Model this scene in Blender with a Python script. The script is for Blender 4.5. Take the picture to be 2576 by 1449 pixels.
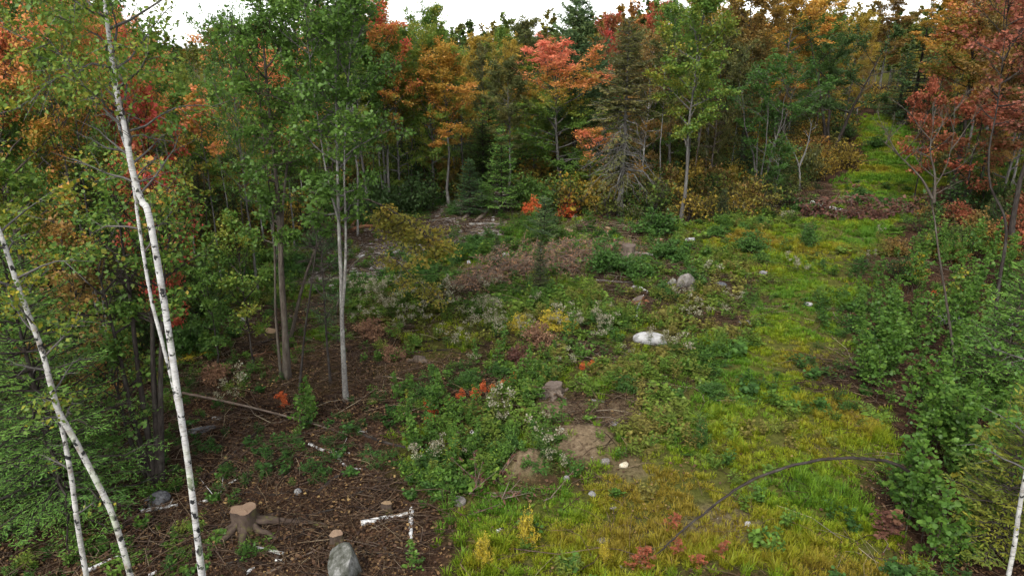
import bpy, math, random
import numpy as np
from mathutils import Vector, Matrix

for o in list(bpy.data.objects):
    bpy.data.objects.remove(o)
SC = bpy.context.scene
COL = SC.collection
RAD = math.radians

# ------------------------------------------------------------------ camera
CAM_H, PITCH = 7.5, RAD(19.0)
cam = bpy.data.cameras.new('camera')
cam.lens, cam.sensor_width = 24.0, 36.0
cam.clip_start, cam.clip_end = 0.1, 6000
camo = bpy.data.objects.new('camera', cam)
camo.location = (0, 0, CAM_H)
camo.rotation_euler = (math.pi / 2 - PITCH, 0, 0)
COL.objects.link(camo)
SC.camera = camo

# ------------------------------------------------------------------ sky, sun, exposure
SUN_EL, SUN_AZ = 48.0, 205.0          # high behind the camera, veiled by cloud
world = bpy.data.worlds.new('World')
SC.world = world
world.use_nodes = True
wn, wl = world.node_tree.nodes, world.node_tree.links
wn.clear()
sky = wn.new('ShaderNodeTexSky')
sky.sky_type = 'NISHITA'
sky.sun_disc = False
sky.sun_elevation = RAD(SUN_EL)
sky.sun_rotation = RAD(SUN_AZ)
sky.air_density, sky.dust_density, sky.ozone_density = 1.0, 1.0, 1.0
hs = wn.new('ShaderNodeHueSaturation')
hs.inputs['Saturation'].default_value = 0.16
bg = wn.new('ShaderNodeBackground')
bg.inputs['Strength'].default_value = 0.115
wo = wn.new('ShaderNodeOutputWorld')
wl.new(sky.outputs[0], hs.inputs['Color'])
wl.new(hs.outputs[0], bg.inputs[0])
wl.new(bg.outputs[0], wo.inputs[0])

sl = bpy.data.lights.new('sun', 'SUN')
sl.energy, sl.angle, sl.color = 1.25, RAD(25), (1.0, 0.97, 0.92)
so = bpy.data.objects.new('sun', sl)
so.rotation_euler = (RAD(90 - SUN_EL), 0, RAD(180 - SUN_AZ))
so.location = (0, -20, 40)
COL.objects.link(so)

SC.view_settings.view_transform = 'Standard'
SC.view_settings.look = 'None'
SC.view_settings.exposure = 1.88
SC.view_settings.gamma = 1.0
SC.view_settings.use_curve_mapping = False
SC.render.engine = 'CYCLES'
cy = SC.cycles
cy.max_bounces, cy.diffuse_bounces, cy.glossy_bounces = 4, 3, 1
cy.transmission_bounces, cy.transparent_max_bounces = 3, 2
cy.use_denoising = True
cy.use_adaptive_sampling = True
cy.adaptive_threshold = 0.04
cy.adaptive_min_samples = 16
cy.caustics_reflective = cy.caustics_refractive = False

# ------------------------------------------------------------------ noise
def _hash(ix, iy, s):
    h = (ix.astype(np.int64) * 374761393 + iy.astype(np.int64) * 668265263 + s * 974634777) & 0x7fffffff
    h = ((h ^ (h >> 13)) * 1274126177) & 0x7fffffff
    return ((h ^ (h >> 16)) & 0xffff) / 65535.0

def vnoise(x, y, s=0):
    x = np.asarray(x, float); y = np.asarray(y, float)
    ix, iy = np.floor(x), np.floor(y)
    fx, fy = x - ix, y - iy
    fx = fx * fx * (3 - 2 * fx); fy = fy * fy * (3 - 2 * fy)
    a, b = _hash(ix, iy, s), _hash(ix + 1, iy, s)
    c, d = _hash(ix, iy + 1, s), _hash(ix + 1, iy + 1, s)
    return (a * (1 - fx) + b * fx) * (1 - fy) + (c * (1 - fx) + d * fx) * fy

def fbm(x, y, s=0, o=3):
    t, a, w = 0, 1.0, 0
    for i in range(o):
        t = t + a * vnoise(np.asarray(x) * 2 ** i + 17.3 * i, np.asarray(y) * 2 ** i - 9.1 * i, s + i)
        w += a; a *= .5
    return t / w

def sm(t):
    t = np.clip(t, 0, 1)
    return t * t * (3 - 2 * t)

# ------------------------------------------------------------------ terrain height and survey helpers
F0 = 1717.33
CP, SP = math.cos(PITCH), math.sin(PITCH)

def terr0(x, y):
    x = np.asarray(x, float); y = np.asarray(y, float)
    z = .5 * (fbm(x / 8, y / 8, 3) - .5) + .16 * (fbm(x / 1.3, y / 1.3, 9) - .5)
    z = z + 2.0 * sm((y - 34) / 45) * sm((x + 4) / 20)
    z = z - .8 * sm((y - 25) / 30) * sm((-x - 4) / 20)
    z = z + 12 * sm((y - 110) / 420) * sm((x + 20) / 220)
    z = z + 16 * sm((y - 700) / 1500) * (.35 + .65 * fbm(x / 600, y / 900, 5))
    return z

MOUNDS = []
def terr(x, y):
    z = terr0(x, y)
    for mx, my, rx, ry, h in MOUNDS:
        d = ((np.asarray(x) - mx) / rx) ** 2 + ((np.asarray(y) - my) / ry) ** 2
        z = z + h * np.exp(-d * 1.6)
    return z

def raydir(u, v):
    dx, dy = (u - 1288) / F0, (724.5 - v) / F0
    return np.array([dx, CP + dy * SP, -SP + dy * CP])

def G(u, v):
    """ground point seen at a survey reading (u, v)"""
    d = raydir(u, v)
    ts = np.geomspace(4, 900, 140)
    for _ in range(3):
        q = ts[:, None] * d
        below = CAM_H + q[:, 2] < terr(q[:, 0], q[:, 1])
        k = int(np.argmax(below)) if below.any() else len(ts) - 1
        ts = np.linspace(ts[max(k - 1, 0)], ts[k], 12)
    p = d * ts[-1]
    return np.array([p[0], p[1], float(terr(p[0], p[1]))])

def At(u, y):
    """ground point at bearing u, y metres out"""
    z, x = 0.0, 0.0
    for _ in range(4):
        dep = y * CP - (z - CAM_H) * SP
        x = (u - 1288) / F0 * dep
        z = float(terr(x, y))
    return np.array([x, y, z])

def depth(P): return P[1] * CP - (P[2] - CAM_H) * SP
def ztop(P, v):
    dy = (724.5 - v) / F0
    return CAM_H + P[1] * (dy * CP - SP) / (CP + dy * SP)
def PX(u, v, y):
    d = raydir(u, v)
    p = d * (y / d[1])
    return np.array([p[0], p[1], p[2] + CAM_H])
def proj(p):
    p = np.atleast_2d(p)
    dz = p[:, 2] - CAM_H
    dep = p[:, 1] * CP - dz * SP
    dep = np.where(dep < .1, .1, dep)
    return 1288 + F0 * p[:, 0] / dep, 724.5 - F0 * (p[:, 1] * SP + dz * CP) / dep

for (u, v, rx, ry, h) in [(1465, 1100, .85, .55, .26), (1332, 1165, .65, .5, .26), (1383, 1032, .6, .4, .13),
                          (1250, 720, 2.2, .9, .15), (1650, 690, 1.8, 1.2, .2)]:
    p = G(u, v)
    MOUNDS.append((p[0], p[1], rx, ry, h))

# ------------------------------------------------------------------ materials
def newmat(name):
    m = bpy.data.materials.new(name)
    m.use_nodes = True
    nt = m.node_tree
    nt.nodes.clear()
    return m, nt.nodes, nt.links

def ramp(n, stops, interp='LINEAR'):
    r = n.new('ShaderNodeValToRGB')
    r.color_ramp.interpolation = interp
    e = r.color_ramp.elements
    while len(e) < len(stops): e.new(.5)
    for i, (p, c) in enumerate(stops):
        e[i].position = p
        e[i].color = (*c, 1) if len(c) == 3 else c
    return r

def mathn(n, l, op, a, b=None):
    m = n.new('ShaderNodeMath'); m.operation = op
    for i, q in enumerate((a, b)):
        if q is None: continue
        if isinstance(q, (int, float)): m.inputs[i].default_value = q
        else: l.new(q, m.inputs[i])
    return m.outputs[0]

def mixc(n, l, fac, a, b, mode='MIX'):
    m = n.new('ShaderNodeMix'); m.data_type = 'RGBA'; m.blend_type = mode
    for i, q in ((0, fac), (6, a), (7, b)):
        if isinstance(q, (int, float)): m.inputs[i].default_value = q
        elif isinstance(q, tuple): m.inputs[i].default_value = (*q, 1)
        else: l.new(q, m.inputs[i])
    return m.outputs[2]

def noise(n, l, vec, scale, detail=3, rough=.55):
    t = n.new('ShaderNodeTexNoise')
    t.inputs['Scale'].default_value = scale
    t.inputs['Detail'].default_value = detail
    t.inputs['Roughness'].default_value = rough
    if vec is not None: l.new(vec, t.inputs['Vector'])
    return t.outputs[0]

def leaf_shader(n, l, col, transl=.35, rough=.5, gloss=.012):
    d = n.new('ShaderNodeBsdfDiffuse'); t = n.new('ShaderNodeBsdfTranslucent')
    l.new(col, d.inputs[0]); l.new(col, t.inputs[0])
    mx = n.new('ShaderNodeMixShader'); mx.inputs[0].default_value = transl
    l.new(d.outputs[0], mx.inputs[1]); l.new(t.outputs[0], mx.inputs[2])
    g = n.new('ShaderNodeBsdfGlossy'); g.inputs['Roughness'].default_value = rough
    g.inputs[0].default_value = (1, 1, 1, 1)
    m2 = n.new('ShaderNodeMixShader'); m2.inputs[0].default_value = gloss
    l.new(mx.outputs[0], m2.inputs[1]); l.new(g.outputs[0], m2.inputs[2])
    o = n.new('ShaderNodeOutputMaterial')
    l.new(m2.outputs[0], o.inputs[0])

def leafmat(name, stops, wr=.35, wc=.45, wh=.0, bias=.1, transl=.42, lift=1.22):
    """leaf colours picked leaf by leaf: wr leaf chance, wc spray chance, wh height in the crown"""
    m, n, l = newmat(name)
    a = n.new('ShaderNodeAttribute'); a.attribute_name = 'lf'
    s = n.new('ShaderNodeSeparateColor'); l.new(a.outputs['Color'], s.inputs[0])
    f = mathn(n, l, 'ADD', mathn(n, l, 'MULTIPLY', s.outputs[0], wr), mathn(n, l, 'MULTIPLY', s.outputs[1], wc))
    f = mathn(n, l, 'ADD', f, mathn(n, l, 'MULTIPLY', s.outputs[2], wh))
    f = mathn(n, l, 'ADD', f, bias)
    r = ramp(n, [(q, tuple(min(.6, w * lift) for w in c)) for q, c in stops]); l.new(f, r.inputs[0])
    leaf_shader(n, l, r.outputs[0], transl)
    return m

def tintmat(name, transl=.3, lo=.6, hi=1.35):
    m, n, l = newmat(name)
    a = n.new('ShaderNodeAttribute'); a.attribute_name = 'lf'
    s = n.new('ShaderNodeSeparateColor'); l.new(a.outputs['Color'], s.inputs[0])
    t = n.new('ShaderNodeAttribute'); t.attribute_type = 'INSTANCER'; t.attribute_name = 'tint'
    r = ramp(n, [(0, (lo, lo * .95, lo)), (1, (hi, hi, hi * .8))]); l.new(s.outputs[0], r.inputs[0])
    leaf_shader(n, l, mixc(n, l, 1.0, t.outputs['Color'], r.outputs[0], 'MULTIPLY'), transl, gloss=.008)
    return m

def barkmat(name, c0, c1, lichen=(.2, .22, .17), lich=.35, zs=.25, sc=14, bump=.6):
    m, n, l = newmat(name)
    a = n.new('ShaderNodeAttribute'); a.attribute_name = 'tc'
    mp = n.new('ShaderNodeMapping'); mp.inputs['Scale'].default_value = (1, 1, zs); l.new(a.outputs['Vector'], mp.inputs['Vector'])
    n1 = noise(n, l, mp.outputs[0], sc, 5, .7)
    r1 = ramp(n, [(.3, c0), (.7, c1)]); l.new(n1, r1.inputs[0])
    n2 = noise(n, l, a.outputs['Vector'], 3.1, 4, .7)
    r2 = ramp(n, [(.5, (0, 0, 0)), (.68, (lich, lich, lich))]); l.new(n2, r2.inputs[0])
    c = mixc(n, l, r2.outputs[0], r1.outputs[0], lichen)
    b = n.new('ShaderNodeBump'); b.inputs['Strength'].default_value = bump; b.inputs['Distance'].default_value = .02
    l.new(n1, b.inputs['Height'])
    d = n.new('ShaderNodeBsdfDiffuse'); l.new(c, d.inputs[0]); l.new(b.outputs[0], d.inputs['Normal'])
    o = n.new('ShaderNodeOutputMaterial'); l.new(d.outputs[0], o.inputs[0])
    return m

def birchmat(name, white=(.4, .39, .37), lich=.5):
    m, n, l = newmat(name)
    a = n.new('ShaderNodeAttribute'); a.attribute_name = 'tc'
    def nz(scale, sc, det=3):
        mp = n.new('ShaderNodeMapping'); mp.inputs['Scale'].default_value = scale
        l.new(a.outputs['Vector'], mp.inputs['Vector'])
        return noise(n, l, mp.outputs[0], sc, det, .6)
    big = nz((1, 1, .9), 7.0, 4)                       # grey weathering
    r0 = ramp(n, [(.28, (.17, .14, .11)), (.42, tuple(.72 * w for w in white)), (.62, white)]); l.new(big, r0.inputs[0])
    len_ = nz((.35, .35, 4.0), 16.0, 2)                # fine lenticel dashes
    r1 = ramp(n, [(.54, (0, 0, 0)), (.64, (.6, .6, .6))]); l.new(len_, r1.inputs[0])
    c = mixc(n, l, r1.outputs[0], r0.outputs[0], (.12, .105, .095))
    scar = nz((1, 1, 1.25), 7.5, 4)                     # black branch scars
    r2 = ramp(n, [(.555, (0, 0, 0)), (.6, (1, 1, 1))]); l.new(scar, r2.inputs[0])
    c = mixc(n, l, r2.outputs[0], c, (.02, .02, .02))
    li = nz((1, 1, .5), 3.3, 4)
    r3 = ramp(n, [(.52, (0, 0, 0)), (.7, (lich, lich, lich))]); l.new(li, r3.inputs[0])
    c = mixc(n, l, r3.outputs[0], c, (.30, .34, .22))
    d = n.new('ShaderNodeBsdfDiffuse'); l.new(c, d.inputs[0])
    b = n.new('ShaderNodeBump'); b.inputs['Strength'].default_value = .3; b.inputs['Distance'].default_value = .01
    l.new(len_, b.inputs['Height']); l.new(b.outputs[0], d.inputs['Normal'])
    o = n.new('ShaderNodeOutputMaterial'); l.new(d.outputs[0], o.inputs[0])
    return m

def rockmat(name, c0, c1, c2, s=5):
    m, n, l = newmat(name)
    tc = n.new('ShaderNodeTexCoord')
    n1 = noise(n, l, tc.outputs['Object'], s, 6, .7)
    r1 = ramp(n, [(.34, c0), (.5, c1), (.66, c2)]); l.new(n1, r1.inputs[0])
    n2 = noise(n, l, tc.outputs['Object'], s * 7, 3, .7)
    c = mixc(n, l, .5, r1.outputs[0], mixc(n, l, n2, (.3, .3, .3), (1.5, 1.5, 1.5)), 'MULTIPLY')
    d = n.new('ShaderNodeBsdfDiffuse'); l.new(c, d.inputs[0])
    b = n.new('ShaderNodeBump'); b.inputs['Strength'].default_value = .5; b.inputs['Distance'].default_value = .03
    l.new(n1, b.inputs['Height']); l.new(b.outputs[0], d.inputs['Normal'])
    o = n.new('ShaderNodeOutputMaterial'); l.new(d.outputs[0], o.inputs[0])
    return m

def cutmat(name, pale, dark):
    m, n, l = newmat(name)
    tc = n.new('ShaderNodeTexCoord')
    w = n.new('ShaderNodeTexWave'); w.wave_type = 'RINGS'; w.rings_direction = 'Z'
    w.inputs['Scale'].default_value = 9; w.inputs['Distortion'].default_value = 3; w.inputs['Detail'].default_value = 3
    l.new(tc.outputs['Object'], w.inputs['Vector'])
    n1 = noise(n, l, tc.outputs['Object'], 6, 4, .6)
    c = mixc(n, l, n1, pale, dark)
    c = mixc(n, l, .25, c, mixc(n, l, w.outputs[1], (.5, .45, .4), (1, 1, 1)), 'MULTIPLY')
    d = n.new('ShaderNodeBsdfDiffuse'); l.new(c, d.inputs[0])
    o = n.new('ShaderNodeOutputMaterial'); l.new(d.outputs[0], o.inputs[0])
    return m

# leaf palettes (base colours, linear)
DG, MG, LG, YG = (.028, .056, .013), (.05, .1, .017), (.08, .145, .022), (.15, .165, .022)
YE, OR, CO, RE, RU, BR = (.32, .24, .025), (.36, .18, .035), (.5, .16, .08), (.34, .045, .035), (.2, .065, .03), (.15, .08, .035)
LM = {
 'green': leafmat('leaf_green', [(.1, DG), (.4, MG), (.75, LG), (1, YG)]),
 'maple': leafmat('leaf_maple_turning', [(.1, DG), (.35, MG), (.58, LG), (.72, YG), (.84, OR), (1, CO)], wr=.32, wc=.4, wh=.3, bias=-.03),
 'maple_hi': leafmat('leaf_maple_orange_top', [(.1, MG), (.35, LG), (.5, YG), (.64, OR), (.85, CO), (1, RE)], wr=.22, wc=.3, wh=.62, bias=-.1),
 'coral': leafmat('leaf_coral_crown', [(.1, MG), (.4, LG), (.55, YG), (.66, OR), (.8, CO), (1, (.55, .12, .08))], wr=.12, wc=.26, wh=.95, bias=-.3),
 'bent': leafmat('leaf_bent_maple', [(.1, (.1, .115, .018)), (.45, (.17, .165, .024)), (.75, (.24, .18, .028)), (1, (.38, .18, .03))]),
 'yellowgreen': leafmat('leaf_yellow_green', [(.1, MG), (.4, LG), (.7, YG), (1, YE)]),
 'olive': leafmat('leaf_olive', [(.1, (.04, .055, .018)), (.5, (.075, .085, .025)), (.85, (.14, .12, .03)), (1, (.2, .14, .03))]),
 'gold': leafmat('leaf_gold', [(.1, (.09, .09, .02)), (.4, (.2, .15, .022)), (.75, (.3, .19, .025)), (1, OR)]),
 'orange': leafmat('leaf_orange', [(.1, (.12, .11, .02)), (.35, (.28, .17, .025)), (.7, OR), (1, CO)]),
 'amber': leafmat('leaf_amber_brown', [(.1, (.06, .06, .02)), (.4, (.13, .09, .025)), (.75, (.22, .12, .03)), (1, (.28, .12, .03))]),
 'red': leafmat('leaf_red', [(.1, (.09, .08, .02)), (.3, (.16, .09, .025)), (.5, (.26, .08, .035)), (.75, RE), (1, (.45, .07, .06))], wc=.55),
 'redtop': leafmat('leaf_red_top', [(.1, MG), (.42, (.12, .12, .02)), (.6, OR), (.76, (.38, .08, .05)), (1, (.42, .05, .055))], wr=.24, wc=.34, wh=.7, bias=-.24),
 'rust': leafmat('leaf_rust', [(.1, (.07, .065, .018)), (.3, (.13, .07, .025)), (.5, (.2, .06, .03)), (.78, (.3, .085, .045)), (1, (.42, .16, .06))]),
 'redmix': leafmat('leaf_red_mixed', [(.1, (.06, .085, .016)), (.32, (.12, .12, .02)), (.5, (.26, .14, .03)), (.7, (.32, .1, .05)), (1, (.4, .1, .07))], wr=.35, wc=.6, bias=.02),
 'maroon': leafmat('leaf_maroon', [(.1, (.05, .06, .016)), (.3, (.1, .06, .025)), (.55, (.17, .055, .035)), (.8, (.24, .08, .045)), (1, (.34, .15, .06))], wc=.55),
 'darkgreen': leafmat('leaf_dark_green', [(.1, (.02, .04, .012)), (.5, (.036, .068, .018)), (1, (.06, .1, .024))]),
 'bush': leafmat('leaf_bush', [(.1, (.026, .06, .014)), (.5, (.045, .1, .018)), (1, (.08, .155, .026))]),
 'aspen': leafmat('leaf_aspen', [(.1, (.03, .068, .013)), (.5, (.056, .118, .016)), (.88, (.09, .155, .02)), (1, (.25, .22, .03))]),
 'aspen_y': leafmat('leaf_aspen_yellowing', [(.1, (.04, .09, .02)), (.45, (.09, .14, .02)), (.8, (.28, .22, .02)), (1, (.4, .26, .02))]),
 'spruce': leafmat('needle_spruce', [(.1, (.018, .032, .012)), (.5, (.035, .052, .018)), (1, (.075, .08, .026))], transl=.15),
 'fir': leafmat('needle_fir', [(.1, (.035, .08, .018)), (.5, (.068, .14, .024)), (1, (.12, .2, .034))], transl=.2),
 'spruce_old': leafmat('needle_spruce_old', [(.1, (.055, .065, .022)), (.5, (.095, .095, .03)), (1, (.16, .125, .045))], transl=.3),
 'fir_dark': leafmat('needle_fir_dark', [(.1, (.018, .04, .015)), (.5, (.032, .068, .022)), (1, (.055, .1, .028))], transl=.15),
 'pine': leafmat('needle_pine', [(.1, (.03, .06, .025)), (.5, (.055, .095, .035)), (.85, (.1, .13, .04)), (1, (.2, .17, .04))], transl=.2),
 'larch': leafmat('needle_larch', [(.1, (.06, .09, .015)), (.5, (.12, .14, .02)), (1, (.22, .2, .025))], transl=.25),
 'deadfern': leafmat('leaf_dead_brown', [(.1, (.07, .036, .024)), (.5, (.14, .075, .042)), (1, (.24, .14, .075))], transl=.1),
 'deadred': leafmat('leaf_dead_maroon', [(.1, (.03, .014, .011)), (.5, (.07, .03, .021)), (1, (.12, .06, .036))], transl=.1),
 'seedling': leafmat('leaf_seedling_orange', [(.1, (.35, .1, .02)), (.5, (.5, .12, .035)), (1, (.5, .05, .03))]),
 'yellowweed': leafmat('leaf_yellow_weed', [(.1, (.14, .15, .02)), (.5, (.34, .27, .025)), (1, (.46, .32, .04))]),
}
BK = {
 'grey': barkmat('bark_grey', (.04, .036, .032), (.125, .117, .105), (.2, .21, .18), .45),
 'pale': barkmat('bark_pale', (.06, .055, .05), (.2, .187, .168), (.36, .37, .32), .5, zs=1.6),
 'brown': barkmat('bark_brown', (.028, .022, .018), (.095, .078, .062), (.16, .17, .13), .3),
 'dark': barkmat('bark_dark', (.014, .011, .01), (.05, .042, .036), (.12, .12, .1), .25),
 'dead': barkmat('wood_dead_grey', (.08, .074, .066), (.22, .205, .185), (.22, .24, .19), .5),
 'stick': barkmat('wood_stick', (.05, .036, .028), (.17, .13, .1), (.2, .18, .15), .3),
 'root': barkmat('bark_root_mossy', (.03, .022, .018), (.085, .062, .048), (.09, .1, .015), .75, zs=.5, sc=10),
 'old': barkmat('wood_weathered_stump', (.045, .034, .027), (.17, .135, .105), (.22, .19, .16), .4, zs=.2),
 'redwood': barkmat('wood_rotten_red', (.09, .04, .022), (.26, .12, .06), (.3, .2, .14), .3, zs=.2),
}
BIRCH = birchmat('bark_birch')
BIRCH2 = birchmat('bark_birch_lichen', (.37, .36, .33), .85)
BIRCHLOG = birchmat('bark_birch_log', (.58, .57, .55), .15)
VEG = tintmat('ground_plant')
VEGD = tintmat('forest_far_leaf', .2)

# ------------------------------------------------------------------ mesh builder
class MB:
    def __init__(s):
        s.v, s.f3, s.f4, s.m3, s.m4, s.a, s.t, s.n = [], [], [], [], [], [], [], 0
    def add(s, v, f, a=None, t=None, mi=0):
        v = np.asarray(v, float).reshape(-1, 3)
        f = np.asarray(f, np.int64)
        if len(v) == 0 or len(f) == 0: return
        s.v.append(v)
        s.a.append(np.zeros((len(v), 4)) if a is None else a)
        s.t.append(v if t is None else t)
        (s.f3 if f.shape[1] == 3 else s.f4).append(f + s.n)
        (s.m3 if f.shape[1] == 3 else s.m4).append(np.full(len(f), mi))
        s.n += len(v)
    def mesh(s, name, mats=(), smooth=True, lf=True, tc=True):
        me = bpy.data.meshes.new(name)
        if not s.v: return me
        V = np.concatenate(s.v).astype(np.float32)
        f3 = np.concatenate(s.f3) if s.f3 else np.zeros((0, 3), int)
        f4 = np.concatenate(s.f4) if s.f4 else np.zeros((0, 4), int)
        mi = np.concatenate([x for x in s.m3 + s.m4]) if (s.m3 or s.m4) else np.zeros(0)
        loops = np.concatenate([f3.ravel(), f4.ravel()]).astype(np.int32)
        tot = np.concatenate([np.full(len(f3), 3), np.full(len(f4), 4)]).astype(np.int32)
        st = np.concatenate([[0], np.cumsum(tot)[:-1]]).astype(np.int32)
        me.vertices.add(len(V)); me.vertices.foreach_set('co', V.ravel())
        me.loops.add(len(loops)); me.loops.foreach_set('vertex_index', loops)
        me.polygons.add(len(tot)); me.polygons.foreach_set('loop_start', st)
        try: me.polygons.foreach_set('loop_total', tot)
        except Exception: pass
        me.polygons.foreach_set('material_index', mi.astype(np.int32))
        me.polygons.foreach_set('use_smooth', np.full(len(tot), smooth))
        if lf:
            at = me.attributes.new('lf', 'FLOAT_COLOR', 'POINT')
            at.data.foreach_set('color', np.concatenate(s.a).astype(np.float32).ravel())
        if tc:
            at = me.attributes.new('tc', 'FLOAT_VECTOR', 'POINT')
            at.data.foreach_set('vector', np.concatenate(s.t).astype(np.float32).ravel())
        me.update(calc_edges=True)
        for m in mats: me.materials.append(m)
        return me

def unit(a):
    a = np.asarray(a, float)
    return a / np.maximum(np.linalg.norm(a, axis=-1, keepdims=True), 1e-9)

def smoothpath(P, k=4):
    """Catmull-Rom through the points"""
    P = np.asarray(P, float)
    Q = np.vstack([2 * P[0] - P[1], P, 2 * P[-1] - P[-2]])
    out = []
    for i in range(len(P) - 1):
        p0, p1, p2, p3 = Q[i], Q[i + 1], Q[i + 2], Q[i + 3]
        for j in range(k):
            t = j / k
            out.append(.5 * (2 * p1 + (p2 - p0) * t + (2 * p0 - 5 * p1 + 4 * p2 - p3) * t * t + (3 * p1 - p0 - 3 * p2 + p3) * t ** 3))
    out.append(P[-1])
    return np.array(out)

def tube(mb, P, R, sides=6, mi=0, cap=True, wob=0, rng=None, seed=0.0):
    P = np.asarray(P, float); n = len(P)
    R = np.broadcast_to(np.asarray(R, float), (n,))
    T = unit(np.gradient(P, axis=0))
    ref = np.array([1.0, 0, 0]) if abs(T[0][0]) < .8 else np.array([0, 1.0, 0])
    A = []
    a = unit(np.cross(T[0], ref))
    for i in range(n):
        a = unit(a - T[i] * np.dot(a, T[i])); A.append(a)
    A = np.array(A); B = np.cross(T, A)
    th = np.arange(sides) / sides * 2 * math.pi
    rr = R[:, None] * np.ones(sides)[None]
    if wob and rng is not None:
        rr = rr * (1 + wob * rng.normal(size=rr.shape))
    V = P[:, None] + rr[..., None] * (np.cos(th)[None, :, None] * A[:, None] + np.sin(th)[None, :, None] * B[:, None])
    L = np.concatenate([[0], np.cumsum(np.linalg.norm(np.diff(P, axis=0), axis=1))])
    r0 = max(R.max(), .02)
    t = np.stack([np.broadcast_to(np.cos(th) * r0 + seed, (n, sides)), np.broadcast_to(np.sin(th) * r0 + seed * .7, (n, sides)), np.broadcast_to(L[:, None] + seed, (n, sides))], -1)
    i = np.arange(n - 1)[:, None] * sides; j = np.arange(sides)[None]; j2 = (j + 1) % sides
    f = np.stack([i + j, i + j2, i + sides + j2, i + sides + j], -1).reshape(-1, 4)
    mb.add(V.reshape(-1, 3), f, None, t.reshape(-1, 3), mi)
    if cap:
        for k, fl in ((0, True), (n - 1, False)):
            ring = V[k]; c = P[k]
            vv = np.vstack([ring, c]); jj = np.arange(sides)
            ff = np.stack([jj, (jj + 1) % sides, np.full(sides, sides)], -1)
            if fl: ff = ff[:, ::-1]
            mb.add(vv, ff, None, np.vstack([t[k], t[k].mean(0)]), mi)

def sticks(mb, A, B, ra, rb, mi=0):
    A = np.asarray(A, float).reshape(-1, 3); B = np.asarray(B, float).reshape(-1, 3)
    if len(A) == 0: return
    ra = np.broadcast_to(ra, (len(A),)); rb = np.broadcast_to(rb, (len(A),))
    T = unit(B - A)
    ref = np.where(np.abs(T[:, 2:3]) < .9, np.array([[0, 0, 1.0]]), np.array([[1.0, 0, 0]]))
    X = unit(np.cross(T, ref)); Y = np.cross(T, X)
    th = np.arange(3) / 3 * 2 * math.pi
    off = np.cos(th)[None, :, None] * X[:, None] + np.sin(th)[None, :, None] * Y[:, None]
    V = np.concatenate([A[:, None] + off * ra[:, None, None], B[:, None] + off * rb[:, None, None]], 1)
    b = np.arange(len(A))[:, None, None] * 6
    f = np.array([[0, 1, 4, 3], [1, 2, 5, 4], [2, 0, 3, 5]])[None] + b
    mb.add(V.reshape(-1, 3), f.reshape(-1, 4), None, None, mi)

TPL = {
 'wide': (np.array([[0, 0, 0], [.46, .42, .08], [0, 1, -.08], [-.46, .42, .08]]), np.array([[0, 1, 2], [0, 2, 3]])),
 'diamond': (np.array([[0, 0, 0], [.36, .45, .07], [0, 1, -.05], [-.36, .45, .07]]), np.array([[0, 1, 2], [0, 2, 3]])),
 'fine': (np.array([[0, 0, 0], [.11, .35, .02], [0, 1, -.03], [-.11, .35, .02]]), np.array([[0, 1, 2], [0, 2, 3]])),
 'shoot': (np.array([[0, 0, 0], [.17, .4, .02], [0, 1, -.03], [-.17, .4, .02]]), np.array([[0, 1, 2], [0, 2, 3]])),
 'needle': (np.array([[0, 0, 0], [.09, .3, .02], [0, 1, -.06], [-.09, .3, .02]]), np.array([[0, 1, 2], [0, 2, 3]])),
 'round': (np.array([[0, 0, 0], [.42, .25, .05], [.4, .68, .03], [0, 1.02, -.06], [-.4, .68, .03], [-.42, .25, .05]]), np.array([[0, 1, 2], [0, 2, 3], [0, 3, 4], [0, 4, 5]])),
 'maple': (np.array([[0, 0, 0], [.5, .12, -.03], [.3, .38, .03], [.55, .72, -.05], [.16, .66, .02], [0, 1.05, -.08], [-.16, .66, .02], [-.55, .72, -.05], [-.3, .38, .03], [-.5, .12, -.03]]),
           np.array([[0, 1, 2], [0, 2, 4], [2, 3, 4], [0, 4, 6], [4, 5, 6], [0, 6, 8], [6, 7, 8], [0, 8, 9]])),
 'lance': (np.array([[0, 0, 0], [.14, .35, .03], [.1, .7, .0], [0, 1, -.1], [-.1, .7, 0], [-.14, .35, .03]]), np.array([[0, 1, 2], [0, 2, 3], [0, 3, 4], [0, 4, 5]])),
}

def leaves(mb, P, D, N, S, tpl, att, mi=0):
    P = np.asarray(P, float)
    if len(P) == 0: return
    tv, tf = TPL[tpl]
    D = unit(D); N = unit(N - D * (N * D).sum(-1, keepdims=True)); X = np.cross(D, N)
    S = np.broadcast_to(S, (len(P),))
    V = P[:, None] + S[:, None, None] * (tv[None, :, 0:1] * X[:, None] + tv[None, :, 1:2] * D[:, None] + tv[None, :, 2:3] * N[:, None])
    f = tf[None] + np.arange(len(P))[:, None, None] * len(tv)
    a = np.repeat(att[:, None, :], len(tv), 1)
    mb.add(V.reshape(-1, 3), f.reshape(-1, 3), a.reshape(-1, 4), None, mi)

def rot_about(v, axis, ang):
    axis = unit(axis); c, s = np.cos(ang), np.sin(ang)
    return v * c + np.cross(axis, v) * s + axis * np.dot(axis, v) * (1 - c)

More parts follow.
